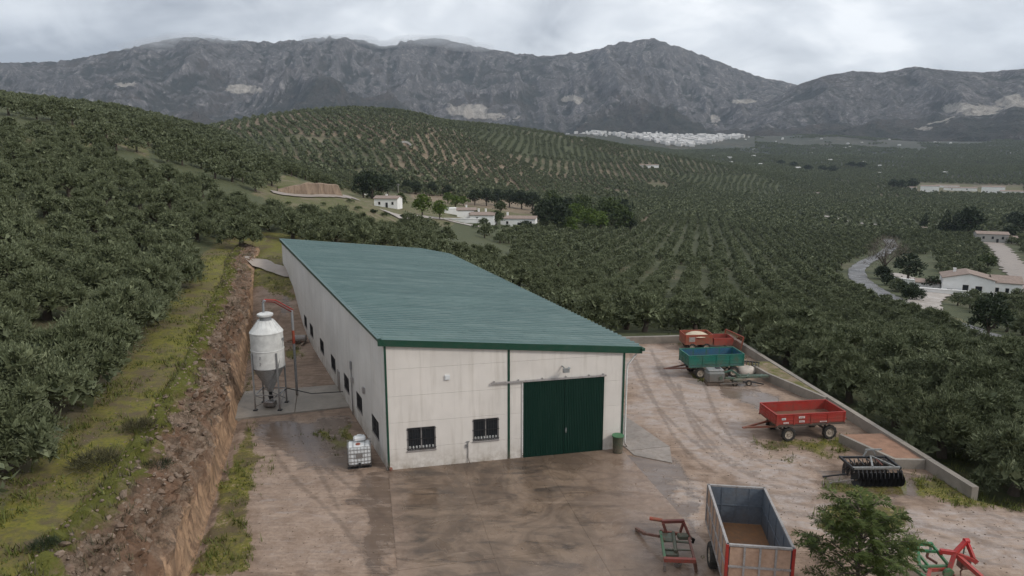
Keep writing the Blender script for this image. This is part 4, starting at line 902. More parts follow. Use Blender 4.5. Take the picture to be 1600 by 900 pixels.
def build_olives():
    x, y, z, r, px, py = tree_spots(); rs = np.random.RandomState(8)
    hid = inpoly(px, py-8, [(440,380),(690,402),(1005,545),(972,700),(606,735)]) & (r > 40)
    vis = (px > -25-1600/r) & (px < 1625+1600/r) & (py-2600/r < 900) & ~hid
    # the largest in the picture stand as trees of their own
    order = np.argsort(np.where(vis, r, 1e9))[:297]
    big = np.zeros(len(x), bool); big[order] = True
    c0 = [tree_meshes(100+k, n=9200, ln=.175, wd=.054) for k in range(4)]; t0 = [trunk_mesh(np.random.RandomState(50+k), 'trunk') for k in range(4)]
    c1 = [tree_meshes(200+k, n=3500, ln=.235, wd=.082) for k in range(4)]
    for i in order:
        l = rs.randint(4); s = rs.uniform(.86, 1.12)*(.9 if px[i] > 620 and r[i] > 75 else .93 if r[i] > 90 else 1); a = rs.uniform(0, 6.28); near = r[i] < 62
        dw = x[i]-wall_x(y[i])
        if x[i] < -8 and foot_x(y[i])-x[i] > 0 and r[i] < 100:
            if foot_x(y[i])-x[i] < 8.6: lab = 'grey green olive tree in the front row along the mossy strip above the earth bank'
            else: lab = 'grey green olive tree in the dense rows behind the mossy strip, left of the shed'
        elif x[i] < 0 and px[i] < 560: lab = 'olive tree on the left hillside, on its lower slope above the earth bank' if px[i] < 380 else 'olive tree in the grove behind the far left corner of the shed roof'
        elif y[i] < 60 and y[i] > 30 and 0 < dw < 4.2 and x[i] > 19.5: lab = 'bushy olive tree over the low concrete wall, '+['beside its near end', 'behind the concrete plinth', 'behind the rear hitch of the red trailer', 'behind the red flat trailer', 'behind the raised bed', 'right of the green trailer', 'at the far corner of the yard'][int(np.argmin(np.abs(y[i]-np.array([31.6, 35.9, 40.3, 44.6, 49.0, 53.2, 57.0]))))]
        elif y[i] < 62 and x[i] > -6: lab = 'bushy olive tree behind the back stretch of the low concrete wall'
        elif px[i] < 1000: lab = 'olive tree in the packed grove behind the green roof'
        elif r[i] < 78 and px[i] > 1150: lab = 'olive tree in the second or third row down the slope from the low concrete wall'
        elif px[i] < 1130: lab = 'olive tree in the rows just beyond the far corner of the yard'
        elif px[i] < 1330: lab = 'olive tree on the slope between the trailers and the bend of the asphalt road'
        else: lab = 'olive tree on the slope between the low concrete wall and the white farmhouse'
        o = thing('olive_tree', lab, 'olive tree', (x[i], y[i], z[i]), a, 'olive trees of the near groves'); o.scale = (s*rs.uniform(.94, 1.1), s*rs.uniform(.94, 1.1), s*rs.uniform(.92, 1.06))
        obj('crown', (c0 if near else c1)[l], o); obj('trunk', t0[l], o)
    k = ~big; x, y, z, r = x[k], y[k], z[k], r[k]; n = len(x); print('olives', n+300)
    protos = [far_olive(300+j, 1000, .40, .155) for j in range(3)]+[far_olive(320+j, 260, .68, .34) for j in range(3)]+[far_olive(340+j, 60, 1.25, .8) for j in range(3)]
    idx = np.where(r < 210, 0, np.where(r < 480, 3, 6))+rs.randint(0, 3, n)
    sc = rs.uniform(.78, 1.12, n)*np.where((x > 0) & (r < 420), .90, 1.0)*np.where(r > 430, 1.18, 1.0)*np.where(r > 2000, 1.35, 1.0); rot = rs.uniform(0, 6.28, n)
    me = bpy.data.meshes.new('olive_grove'); me.vertices.add(n); me.vertices.foreach_set('co', np.stack([x, y, z], 1).astype(np.float32).ravel()); me.update()
    for nm, tp, ar in (('size', 'FLOAT', sc.astype(np.float32)), ('turn', 'FLOAT', rot.astype(np.float32)), ('kind_index', 'INT', idx.astype(np.int32))):
        a = me.attributes.new(nm, tp, 'POINT'); a.data.foreach_set('value', ar)
    o = obj('olive_grove', me); o['kind'] = 'stuff'
    ng = bpy.data.node_groups.new('grove', 'GeometryNodeTree'); ng.interface.new_socket('Geometry', in_out='INPUT', socket_type='NodeSocketGeometry'); ng.interface.new_socket('Geometry', in_out='OUTPUT', socket_type='NodeSocketGeometry')
    N = ng.nodes; L = ng.links; gi = N.new('NodeGroupInput'); go = N.new('NodeGroupOutput'); jn = N.new('GeometryNodeJoinGeometry'); L.new(jn.outputs[0], go.inputs[0])
    def named(nm, tp):
        q = N.new('GeometryNodeInputNamedAttribute'); q.data_type = tp; q.inputs[0].default_value = nm; return [s for s in q.outputs if s.enabled and s.name == 'Attribute'][0]
    sz = named('size', 'FLOAT'); tn = named('turn', 'FLOAT'); ki = named('kind_index', 'INT')
    cb = N.new('ShaderNodeCombineXYZ'); L.new(tn, cb.inputs[2]); er = N.new('FunctionNodeEulerToRotation'); L.new(cb.outputs[0], er.inputs[0])
    for j, pm in enumerate(protos):
        po = bpy.data.objects.new('olive_form', pm)                 # only a source of shape: never linked into the scene
        oi = N.new('GeometryNodeObjectInfo'); oi.inputs['Object'].default_value = po; oi.inputs['As Instance'].default_value = True
        cm = N.new('FunctionNodeCompare'); cm.data_type = 'INT'; cm.operation = 'EQUAL'
        ins = [s for s in cm.inputs if s.enabled]; L.new(ki, ins[0]); ins[1].default_value = j
        ip = N.new('GeometryNodeInstanceOnPoints'); L.new(gi.outputs[0], ip.inputs['Points']); L.new(cm.outputs[0], ip.inputs['Selection'])
        L.new(oi.outputs['Geometry'], ip.inputs['Instance']); L.new(er.outputs[0], ip.inputs['Rotation']); L.new(sz, ip.inputs['Scale']); L.new(ip.outputs[0], jn.inputs[0])
    md = o.modifiers.new('grove', 'NODES'); md.node_group = ng
build_olives()
print('olives', round(time.time()-T0, 1))
# ------------------------------------------------------------------ other trees
def round_lobes(rs, w=1.0, h=1.0, n=8):
    L = [(0, 0, .56*h, .36*w, .36*w, .36*h)]
    for k in range(n):
        a = 6.28*(k+rs.uniform(-.3, .3))/n; q = .24*w*rs.uniform(.7, 1.15); L.append((q*math.cos(a), q*math.sin(a), h*rs.uniform(.28, .68), w*rs.uniform(.16, .25), w*rs.uniform(.16, .25), h*rs.uniform(.15, .23)))
    L.append((0, 0, .84*h, .2*w, .2*w, .15*h)); return L
def cone_lobes(rs, w=1.0, h=1.0):
    return [(rs.uniform(-.03, .03)*w, rs.uniform(-.03, .03)*w, h*(.16+.78*t), w*(.46*(1-t)+.07), w*(.46*(1-t)+.07), h*.13) for t in np.linspace(0, 1, 9)]
def bush_lobes(rs, w=1.0, h=1.0):
    return [(w*rs.uniform(-.25, .25), w*rs.uniform(-.25, .25), h*rs.uniform(.3, .6), w*.25, w*.25, h*.36) for _ in range(6)]
PROTO = {}
def proto(kind):
    if kind not in PROTO:
        f, mat, n = {'dark': (round_lobes, 'dark_leaf', 900), 'mid': (round_lobes, 'mid_leaf', 900), 'bright': (round_lobes, 'bright_leaf', 900), 'cone': (cone_lobes, 'dark_leaf', 900),
                     'bush': (bush_lobes, 'mid_leaf', 500), 'bare': (round_lobes, 'bare_twig', 1100), 'scrub': (bush_lobes, 'dark_leaf', 1500)}[kind]
        res = []
        for k in range(2):
            rs = np.random.RandomState(abs(sum(map(ord, kind)))*7+k); lob = f(rs)
            inn = [(l[0], l[1], l[2], l[3]*.75, l[4]*.75, l[5]*.75) for l in lob]
            ps = [leaves(rs, lob, n, .075 if kind != 'bare' else .16, .036 if kind != 'bare' else .009, .4, .55)]
            if kind != 'bare': ps.append(leaves(rs, inn, n//4, .11, .09, .1, .9))
            me = leaf_mesh('crown', ps, M[mat])
            mb = MB(); mb.tube([(0, 0, -.06), (0, 0, .3), (0, 0, .62)], [.035, .028, .012], 6)
            for j in range(4):
                a = j*1.57+rs.uniform(-.4, .4); mb.tube([(0, 0, .24), (.12*math.cos(a), .12*math.sin(a), .42), (.22*math.cos(a), .22*math.sin(a), .56)], [.02, .013, .005], 5)
            res.append((me, mb.mesh('trunk', M['bark'])))
        PROTO[kind] = res
    return PROTO[kind]
_tr = random.Random(4)
def tree(kind, px, py, hpx, wf, label, cat='tree', group=None, name=None):
    x, y, z = on(px, py); r = math.hypot(x, y); s = hpx*math.hypot(r, CAM_H-z)/FPX; me, tm = proto(kind)[_tr.randrange(2)]; s *= 1.0 if kind == 'bare' else 1.12; wf = wf*1.12
    o = thing(name or ('shrub' if kind in ('bush', 'scrub') else 'tree'), label, cat, (x, y, z-.04*s), _tr.uniform(0, 6.28), group); o.scale = (s*wf, s*wf, s)
    obj('crown', me, o)
    if kind not in ('bush', 'scrub'): obj('trunk', tm, o)
    return o
for px, py, h in ((568,309,36),(582,311,40),(596,310,34),(606,306,30)): tree('dark', px, py, h, .95, 'dark green tree in the clump left of the small white house on the spur', 'tree', 'dark trees beside the small white house')
tree('mid', 627, 325, 22, .8, 'small round tree at the right wall of the white house by the utility pole', 'tree')
tree('bright', 660, 337, 31, 1.0, 'round yellow green tree beside the farm lane, the larger of the pair', 'tree', 'round bright trees by the lane')
tree('bright', 687, 343, 28, .95, 'round yellow green tree beside the farm lane, nearer the white farmhouse', 'tree', 'round bright trees by the lane')
for px, py, h in ((712,325,18),(700,318,16),(724,322,15)): tree('bright', px, py, h, 1.2, 'light green tree behind the round yellow green pair by the lane', 'tree', 'light green trees behind the lane')
for px, py, h in ((745,345,15),(728,341,10),(756,355,14),(776,352,22),(782,333,18)): tree('mid', px, py, h, 1.1, 'small garden tree among the white farm buildings', 'tree', 'garden trees of the farmstead')
tree('dark', 821, 361, 15, 1.5, 'low round dark tree in front of the long white farmhouse', 'tree')
for px, py, h in ((742,321,24),(760,322,26),(778,322,25),(796,324,26),(815,327,28),(832,329,27),(676,306,20),(650,304,20),(636,300,18),(700,308,18)): tree('dark', px, py, h, 1.0, 'dark tree in the row behind the white farm buildings', 'tree', 'dark trees behind the farmstead')
for px, py, h, k in ((850,356,42,'dark'),(868,362,50,'dark'),(884,352,40,'dark'),(862,338,38,'mid'),(900,356,36,'bright'),(908,350,42,'mid'),(922,362,34,'bright'),(938,362,30,'bright'),(955,358,46,'mid'),(970,362,38,'mid'),(985,363,22,'dark'),(944,345,34,'mid'),(892,366,26,'bright'),(972,350,36,'dark')):
    tree(k, px, py, h, .95, {'dark': 'tall dark tree in the small wood right of the white farmhouse', 'mid': 'olive green tree in the small wood right of the white farmhouse', 'bright': 'pale green tree at the front of the small wood right of the white farmhouse'}[k], 'tree', 'trees of the small wood')
tree('bare', 1381, 428, 54, 1.0, 'bare grey tree standing at the bend of the asphalt road', 'tree')
tree('dark', 1418, 440, 36, 1.1, 'dark round tree at the courtyard left of the white farmhouse', 'tree')
tree('dark', 1456, 456, 20, 1.25, 'small clipped dark tree at the entrance of the white farmhouse', 'tree')
for px, py, h in ((1380,436,20),(1390,446,16),(1404,456,18),(1416,464,20),(1428,470,20)): tree('scrub', px, py, h, 1.3, 'brownish hedge shrub between the bend of the road and the driveway', 'shrub', 'hedge shrubs beside the road bend')
for px, py, h in ((1476,370,32),(1492,370,30),(1513,372,38),(1504,368,34),(1444,356,18)): tree('cone' if px != 1513 else 'dark', px, py, h, .62 if px != 1513 else .95, 'dark conifer left of the grey house with the tiled roof', 'tree', 'dark conifers beside the grey house')
for px, py, h in ((1578,377,20),(1596,366,24),(1585,360,22)): tree('dark', px, py, h, 1.1, 'dark bushy tree right of the grey house with the tiled roof', 'tree', 'dark trees right of the grey house')
tree('dark', 1542, 533, 58, .85, 'very dark tall tree in the olive field below the white farmhouse', 'tree')
tree('mid', 1543, 419, 18, 1.3, 'spreading tree in the field behind the white farmhouse', 'tree')
for px, py, h in ((1395,296,13),(1408,297,13),(1425,296,14)): tree('dark', px, py, h, 1.1, 'dark tree at the left end of the distant hamlet', 'tree', 'dark trees beside the hamlet')
for px, py, h in ((1330,262,8),(1345,264,9),(1285,268,8),(1300,270,9),(1240,262,8),(1262,268,9),(1220,258,7)): tree('dark', px, py, h, 1.6, 'dark tree in the far line across the valley floor', 'tree', 'dark trees in the valley line')
for px, py, h in ((452,322,7),(470,326,6),(486,334,8),(505,322,6),(520,330,7),(548,318,7),(560,330,8),(585,334,7),(602,340,9),(630,342,8),(655,347,7),(538,342,9),(500,342,8),(466,340,8),(672,352,9),(700,354,8),(745,358,9),(772,362,10),(790,358,8)):
    tree('bush' if px % 3 else 'scrub', px, py, h, 1.7, 'low shrub on the grassy slope between the earth cutting and the farmstead', 'shrub', 'shrubs on the grassy slope')
# shrubs on the bank
for px, py, z, s, lab in ((218,672,4.1,1.1,'dark twiggy shrub at the rim of the earth bank, the upper one'), (150,728,4.2,1.35,'large dark twiggy shrub on the mossy strip above the bank'), (245,735,3.3,.9,'grey green shrub growing out of the rubble face of the bank'), (70,855,4.1,.7,'low green shrub at the lower left corner of the mossy strip')):
    x, y = G(px, py, z); rs = np.random.RandomState(px); me = leaf_mesh('foliage', [leaves(rs, [(0, 0, .18, .5, .42, .26), (.34, .12, .2, .3, .26, .24), (-.3, -.18, .2, .26, .38, .22), (.05, .35, .16, .22, .3, .2)], 620, .36, .018, .8, .75, .1)], M['weed' if px in (218, 150) else 'dark_leaf'])
    o = obj('shrub', me, None, (x, y, float(height(x, y))-.02)); o.scale = (s, s, s); tag(o, lab, 'shrub', 'shrubs on the earth bank')
# grass tufts
def build_grass():
    rs = np.random.RandomState(31); n = 26000
    x = rs.uniform(-34, 26, n*4); y = 17+rs.rand(n*4)**1.5*60; z = height(x, y); px, py = proj(x, y, z); d = foot_x(y)-x
    g = soft_mask(px, py, GRASS_PX, 6)*(d < 2.4)*.8
    g = np.maximum(g, ss(d, 1.9, 2.6)*(1-ss(d, 6, 11))*.55); g = np.maximum(g, ((x > wall_x(y)+.3) & (y < 60))*.35)
    g = np.where((y > 66) & (d < 2) & (x < -16), .7, g)
    p = g*(fbm(x*.7, y*.7, 4, 41) > .47)
    m = (rs.rand(n*4) < p) & (px > -50) & (px < 1650) & (py < 1000); m &= ~inpoly(x, y, [(-6.6,32.6),(6.3,35.4),(-7.2,70.6),(-10,74.7),(-25.1,73.6)])
    x, y, z = x[m][:n], y[m][:n], z[m][:n]; n = len(x); V = []; T = []
    for k in range(4):
        a = rs.uniform(0, 6.28, n); h = rs.uniform(.06, .20, n)*(1+(fbm(x, y, 2, 4) > .6)); w = rs.uniform(.012, .03, n); lean = rs.uniform(.2, 1.0, n)*h; ox = rs.normal(0, .07, n); oy = rs.normal(0, .07, n)
        b = np.stack([x+ox, y+oy, z-.02], 1); t = np.stack([np.cos(a), np.sin(a), 0*a], 1); s = np.stack([-np.sin(a), np.cos(a), 0*a], 1)
        V.append(np.stack([b-s*w[:, None], b+s*w[:, None], b+t*lean[:, None]+np.array([0, 0, 1])*h[:, None]], 1).reshape(-1, 3)); T.append(rs.rand(n))
    V = np.concatenate(V); F = np.arange(len(V)).reshape(-1, 3)
    o = obj('grass', np_mesh('grass', V, F, M['grass_blade'], False, {'tone': ('FACE', 'FLOAT', np.concatenate(T))})); o['kind'] = 'stuff'
build_grass()
# the young feathery tree in the foreground
def build_feather_tree():
    x, y = 11.75, 20.9; rs = np.random.RandomState(12); H_ = 4.6
    o = thing('young_tree', 'young feathery bright green tree between the high trailer and the red and green cultivator', 'tree', (x, y, 0))
    tk = MB(); tk.tube([(0, 0, -.2), (.03, .02, 1.5), (-.04, .03, 3.2), (.0, 0, H_*.97)], [.10, .08, .05, .012], 8)
    LV = []; 
    def frond(p, d, L):                                            # a drooping spray of leaflets along a twig
        m = int(L/.035); t = np.linspace(.08, 1, m); q = p+d*L*t[:, None]+np.array([0, 0, -.30])*L*(t**2)[:, None]
        sd_ = np.cross(d, [0, 0, 1.]); sd_ /= np.linalg.norm(sd_)+1e-9
        for sg in (-1, 1):
            l = (.10+.13*np.sin(np.pi*np.clip(t*.9+.1, 0, 1)))*rs.uniform(.75, 1.25, m); dr = sd_*sg*.85+d*.55+rs.normal(0, .22, (m, 3)); dr /= np.linalg.norm(dr, axis=1)[:, None]
            up = np.cross(dr, d); up /= np.linalg.norm(up, axis=1)[:, None]+1e-9; w = d*.024+up*.008
            LV.append(np.stack([q, q+dr*(l*.5)[:, None]+w, q+dr*l[:, None]+np.array([0, 0, -.02]), q+dr*(l*.5)[:, None]-w], 1))
    for k in range(46):
        h = 1.15+(H_-1.5)*(k/45)**.92; a = k*2.4+rs.uniform(-.3, .3); f = 1-(h-1.15)/(H_-1.0); L = (.55+1.95*f**.62)*rs.uniform(.62, 1.15)
        if h < 1.7: L *= .8
        el = rs.uniform(.25, .62)+.35*(1-f); d = np.array([math.cos(a)*math.cos(el), math.sin(a)*math.cos(el), math.sin(el)]); p0 = np.array([0, 0, h])
        mid = p0+d*L*.55; end = p0+d*L+np.array([0, 0, -.16*L]); tk.tube([p0, mid, end], [.028*(.4+f), .016, .004], 5)
        m = int(L/.145)+2
        for j in range(m):
            t = .22+.78*j/m; q = p0*(1-t)+end*t+(mid-(p0+end)/2)*(4*t*(1-t))*.5; b = a+rs.choice([-1, 1])*rs.uniform(.3, 1.15); e2 = rs.uniform(-.1, .55)
            frond(q, np.array([math.cos(b)*math.cos(e2), math.sin(b)*math.cos(e2), math.sin(e2)]), rs.uniform(.28, .62))
        frond(end, d*np.array([1, 1, .5]), .5)
    for j in range(10): 
        b = rs.uniform(0, 6.28); frond(np.array([0, 0, H_*rs.uniform(.86, .97)]), np.array([math.cos(b)*.6, math.sin(b)*.6, .8]), .4)
    V = np.concatenate(LV).reshape(-1, 3); F = np.arange(len(V)).reshape(-1, 4)
    obj('crown', np_mesh('crown', V, F, M['feather_leaf'], False, {'tone': ('FACE', 'FLOAT', np.clip(rs.normal(.42, .25, len(F)), 0, 1))}), o)
    tk.build('trunk', M['bark'], o, 45); print('feather', len(F))
build_feather_tree()
print('plants', round(time.time()-T0, 1))

# ------------------------------------------------------------------ the shed
def build_shed():
    NLc, NRc, FRc, FCc, FLc = [Vector((a, b, 0)) for a, b in SHED]
    HL, HR = 6.90, 5.71
    S = thing('farm_shed', 'long white concrete farm shed with sloping green metal roof and green sliding door', 'shed', (NLc.x, NLc.y, 0))
    O = NLc.copy()
    class W:                                                       # a wall plane: s along it, n outwards, z up
        def __init__(w, a, b):
            w.a = a-O; w.L = (b-a).length; w.d = (b-a).normalized(); w.n = Vector((w.d.y, -w.d.x, 0))
        def p(w, s, z, n=0): q = w.a+w.d*s+w.n*n; return (q.x, q.y, z)
        def slab(w, mb, poly, n0, n1):                              # polygon in (s, z) given thickness n0..n1
            k = len(poly); V = [w.p(s, z, n0) for s, z in poly]+[w.p(s, z, n1) for s, z in poly]
            F = [tuple(range(k-1, -1, -1)), tuple(range(k, 2*k))]+[(i, (i+1) % k, k+(i+1) % k, k+i) for i in range(k)]
            mb._add(V, F)
        def rect(w, mb, s0, s1, z0, z1, n0, n1): w.slab(mb, [(s0, z0), (s1, z0), (s1, z1), (s0, z1)], n0, n1)
    front = W(NLc, NRc); left = W(FLc, NLc); right = W(NRc, FRc); back1 = W(FRc, FCc); back2 = W(FCc, FLc)
    # core walls stand just inside the panels
    def panel(w, s0, s1, z0, z1, holes, mat, top=None):
        mb = MB(); ss_ = sorted({s0, s1, *[min(max(h[0], s0), s1) for h in holes], *[min(max(h[1], s0), s1) for h in holes]})
        for a, b in zip(ss_[:-1], ss_[1:]):
            if b-a < 1e-3: continue
            hz = sorted([(max(h[2], z0), min(h[3], z1)) for h in holes if h[0] < (a+b)/2 < h[1] and h[2] < z1 and h[3] > z0])
            z = z0
            for h0, h1 in hz+[(None, None)]:
                zt = h0 if h0 is not None else z1
                if zt-z > 1e-3:
                    if h0 is None and top: w.slab(mb, [(a, z), (b, z), (b, top(b)), (a, top(a))], -.16, 0)
                    else: w.rect(mb, a, b, z, zt, -.16, 0)
                z = h1 if h1 is not None else z
        if mb.v: mb.build('wall_panel', mat, S)
    rows = [(-.25, 1.12), (1.12, 2.55), (2.55, 3.97), (3.97, 5.41)]
    def topz(s): return HL+(HR-HL)*s/front.L-.03
    fw = [(1.04, 2.49, .97, 2.22), (4.47, 5.83, 1.18, 2.40)]; dr = (7.22, 11.60, -.3, 4.24); J = .005
    for s0, s1 in ((.02, 6.33), (6.45, 12.76)):
        hs = fw if s0 < 1 else [dr]
        for z0, z1 in rows: panel(front, s0+J, s1-J, z0+J, z1-J, hs, M['wall_front'])
        if s0 < 1:
            panel(front, s0+J, s1-J, 5.41+J, 6.2, [], M['wall_front'], topz)
        else: panel(front, s0+J, s1-J, 5.41+J, 5.6, [], M['wall_front'], topz)
    lw = [(1.72, 3.22), (5.80, 7.25), (9.65, 11.15), (14.35, 15.95), (19.2, 20.8), (24.5, 26.1), (28.0, 29.5)]
    lh = [(left.L-b, left.L-a, .98, 1.97) for a, b in lw]
    bays = [0, 4.2, 8.6, 14.0-.6, 18.2, 22.7, 27.2, 31.7, 36.2, 40.5, left.L]
    for a, b in zip(bays[:-1], bays[1:]):
        for z0, z1 in rows+[(5.41, HL-.03)]: panel(left, left.L-b+J, left.L-a-J, z0+J, z1-J, lh, M['wall_left'])
    for w, h in ((right, HR), (back1, HR), (back2, None)):
        mb = MB()
        if h: w.rect(mb, .02, w.L-.02, -.3, h-.03, -.16, -.003)
        else: w.slab(mb, [(.02, -.3), (w.L-.02, -.3), (w.L-.02, HL-.03), (.02, HR-.03)], -.16, -.003)
        mb.build('wall', M['wall_left'], S)
    mb = MB()                                                      # dark backing seen through joints and panes
    front.slab(mb, [(.2, -.2), (12.6, -.2), (12.6, HR-.1), (.2, HL-.15)], -.42, -.36); left.rect(mb, .4, left.L-.4, -.2, HL-.2, -.42, -.36); mb.build('inner_wall', M['darkgap'], S)
    # windows: frame > pane, sill, grille
    def window(w, s0, s1, z0, z1, bars=True):
        f = MB(); t = .05
        w.rect(f, s0, s1, z0, z0+t, -.13, -.05); w.rect(f, s0, s1, z1-t, z1, -.13, -.05); w.rect(f, s0, s0+t, z0+t, z1-t, -.13, -.05); w.rect(f, s1-t, s1, z0+t, z1-t, -.13, -.05)
        w.rect(f, (s0+s1)/2-.03, (s0+s1)/2+.03, z0+t, z1-t, -.125, -.055)
        fo = f.build('window', M['frame_grey'], S)
        g = MB(); w.rect(g, s0+t, s1-t, z0+t, z1-t, -.105, -.095); g.build('pane', M['glass'], fo)
        g = MB(); w.rect(g, s0-.04, s1+.04, z0-.06, z0, -.10, .05); g.build('sill', M['frame_grey'], fo)
        g = MB(); k = int((s1-s0)/.13)
        for i in range(k+1):
            s = s0+(s1-s0)*i/k; g.bar(w.p(s, z0+.02, .01), w.p(s, z1-.02, .01), .018)
        for z in (z0+.1, (z0+z1)/2, z1-.1): g.bar(w.p(s0-.04, z, .012), w.p(s1+.04, z, .012), .024)
        g.build('grille', M['dark'], fo)
        if bars:                                                   # row of small white pots behind the bars
            g = MB()
            for i in range(8):
                s = s0+.13+(s1-s0-.26)*i/7; q = w.p(s, 0, -.07); g.lathe([(.035, z0+.055), (.055, z0+.10), (.05, z0+.20), (.03, z0+.21)], 8, (q[0], q[1], 0))
            g.build('ledge_row', M['curtain'], fo)
    for h in fw: window(front, *h)
    for a, b, c, d in lh: window(left, a, b, c, d, False)
    # green steel: corner posts, fascia, gutter
    for s0, s1, h in ((.015, .115, topz(0)), (6.34, 6.44, topz(6.4)), (12.72, 12.83, topz(12.8))):
        mb = MB(); front.rect(mb, s0, s1, -.1, h-.06, -.02, .035); mb.build('corner_post', M['green'], S)
    mb = MB(); left.rect(mb, left.L-.10, left.L-.005, -.1, HL-.1, -.02, .02); mb.build('corner_post', M['white'], S)
    mb = MB(); front.slab(mb, [(-.28, HL-.20), (13.75, HR-.27), (13.75, HR+.10), (-.28, HL+.13)], .04, .15); mb.build('fascia', M['green'], S)
    mb = MB(); left.rect(mb, -.2, left.L+.12, HL-.10, HL+.14, .10, .20); mb.build('fascia', M['green'], S)
    # roof: ribbed metal sheets laid side by side from the eave to the fascia
    A0 = Vector(left.p(left.L, 0, .20))+front.n*.12-left.d*0; A1 = Vector(left.p(0, 0, .20))+Vector((0, .25, 0))
    B0 = Vector(front.p(13.75, 0, .12)); B1 = FRc-O+Vector((.95, .1, 0))
    C = FCc-O+Vector((.1, .35, 0)); zA, zB = HL+.14, HR+.09
    n = 44; prof = [(0, 0), (.32, .0), (.36, .10), (.46, .10), (.50, 0), (.80, 0), (.84, .10), (.95, .10), (.985, .02)]
    def edgeA(t): return A0.lerp(A1, t)
    def edgeB(t):
        k = .90
        return B0.lerp(B1, t/k) if t <= k else B1.lerp(C, (t-k)/(1-k))
    # far end: from A1 across to C
    for i in range(n):
        V = []; F = []; m = len(prof)
        for u, dz in prof:
            t = (i+u)/n; a = edgeA(t); b = edgeB(t)
            for k in range(5): q = a.lerp(b, k/4); V.append((q.x, q.y, zA+(zB-zA)*k/4+dz))
        for j in range(m-1):
            for k in range(4): F.append((j*5+k, j*5+k+1, (j+1)*5+k+1, (j+1)*5+k))
        me = np_mesh('roof_sheet', np.array(V), np.array(F)[:, ::-1], M['roof'])
        if me.polygons[0].normal.z < 0: me.flip_normals()
        obj('roof_sheet', me, S)
    mb = MB(); a = edgeA(0); b = edgeA(1); mb.bar((a.x, a.y, zA+.05), (b.x, b.y, zA+.05), .22, .05); mb.build('ridge_cap', M['roof'], S)
    mb = MB(); b0 = edgeB(0)+Vector((.06, 0, 0)); b1 = edgeB(.9)+Vector((.06, 0, 0)); mb.bar((b0.x, b0.y-.12, zB-.12), (b1.x, b1.y, zB-.12), .18, .16); mb.build('gutter', M['green'], S)
    mb = MB(); q = front.p(13.5, 0, -.05); e = front.p(12.95, 0, -.12)
    mb.tube([(q[0], q[1], zB-.2), (q[0], q[1], zB-.42), (e[0]+.10, e[1], zB-1.0), (e[0]+.06, e[1], zB-1.35), (e[0]+.06, e[1], .25), (e[0]+.2, e[1]-.05, .06)], .05, 8); mb.build('downpipe', M['white'], S, 50)
    # soffit under the eave, purlin ends
    mb = MB(); c0 = edgeB(0); mb.prism([(front.p(12.84, 0, .03)[0], front.p(12.84, 0, .03)[1]), (c0.x, c0.y), (edgeB(.9).x, edgeB(.9).y), ((FRc-O).x, (FRc-O).y)], zB-.10, zB-.05); mb.build('soffit', M['wood'], S)
    # sliding door with its rail
    mid = 9.42
    for s0, s1 in ((7.16, mid-.012), (mid+.012, 11.66)):
        V = []; F = []; k = int((s1-s0)/.092); pr = []
        for i in range(k):
            s = s0+(s1-s0)*i/k; w = (s1-s0)/k; pr += [(s, .05), (s+w*.35, .05), (s+w*.45, .085), (s+w*.9, .085)]
        pr.append((s1, .05))
        for s, nn in pr: V += [front.p(s, .03, nn), front.p(s, 4.27, nn)]
        for i in range(len(pr)-1): F.append((2*i, 2*i+2, 2*i+3, 2*i+1))
        dd = obj('door', np_mesh('door', np.array(V), np.array(F), M['door']), S)
        g = MB()
        for a, b, c, d in ((s0, s1, .02, .10), (s0, s1, 4.20, 4.28)): front.rect(g, a, b, c, d, .035, .049)
        front.rect(g, s0, s0+.06, .1, 4.2, .035, .049); front.rect(g, s1-.06, s1, .1, 4.2, .035, .049); g.build('door_frame', M['door'], dd)
        if s0 > 9:
            g = MB(); g.bar(front.p(mid+.1, 1.25, .12), front.p(mid+.1, 1.55, .12), .035); g.box(front.p(mid+.1, 1.4, .095), (.09, .03, .16), math.atan2(front.d.y, front.d.x)); g.build('handle', M['silver'], dd)
    g = MB(); front.rect(g, 5.42, 11.75, 4.285, 4.37, .06, .13); 
    for s in (5.6, 6.9, 8.2, 9.5, 10.8, 11.6): front.rect(g, s-.03, s+.03, 4.37, 4.43, .002, .12)
    g.build('door_rail', M['frame_grey'], S)
    g = MB(); front.rect(g, 7.10, 7.155, .0, 4.25, .002, .06); g.build('door_post', M['white'], S)
    # small fittings
    g = MB(); front.rect(g, 3.03, 3.29, 4.68, 4.93, .004, .07); front.rect(g, 3.06, 3.26, 4.71, 4.90, .07, .085); g.build('wall_box', M['plastic'], S)
    g = MB(); g.bar(front.p(9.28, 5.0, 0), front.p(9.36, 4.95, .42), .05); g.box(front.p(9.36, 4.90, .50), (.34, .14, .22), .3); g.lathe([(.05, 0), (.09, .05), (.05, .1)], 10, front.p(9.55, 4.93, .40)); g.build('floodlight', M['silver'], S)
    g = MB(); g.tube([front.p(4.18, 1.22, .04), front.p(4.18, .75, .04), front.p(4.17, .3, .04), front.p(4.25, .04, .10), front.p(4.36, .02, .2)], .022, 6); g.bar(front.p(4.10, 1.22, .05), front.p(4.28, 1.22, .05), .03); g.box(front.p(4.12, .98, .05), (.12, .07, .16)); g.build('tap_pipe', M['galv'], S)
    for s, z in ((left.L-4.9, 2.6), (left.L-8.2, 2.2)):
        g = MB(); left.rect(g, s-.12, s+.12, z, z+.34, .004, .14); g.build('junction_box', M['frame_grey'], S)
    g = MB(); g.tube([left.p(left.L-8.45, 0, .06), left.p(left.L-8.45, 3.3, .06)], .035, 6); left.rect(g, left.L-8.55, left.L-8.35, 3.0, 3.5, .02, .12); g.build('cable_duct', M['galv'], S)
    g = MB(); left.rect(g, left.L-13.6, left.L-12.8, .0, 1.5, .004, .05); g.build('side_door', M['frame_grey'], S)
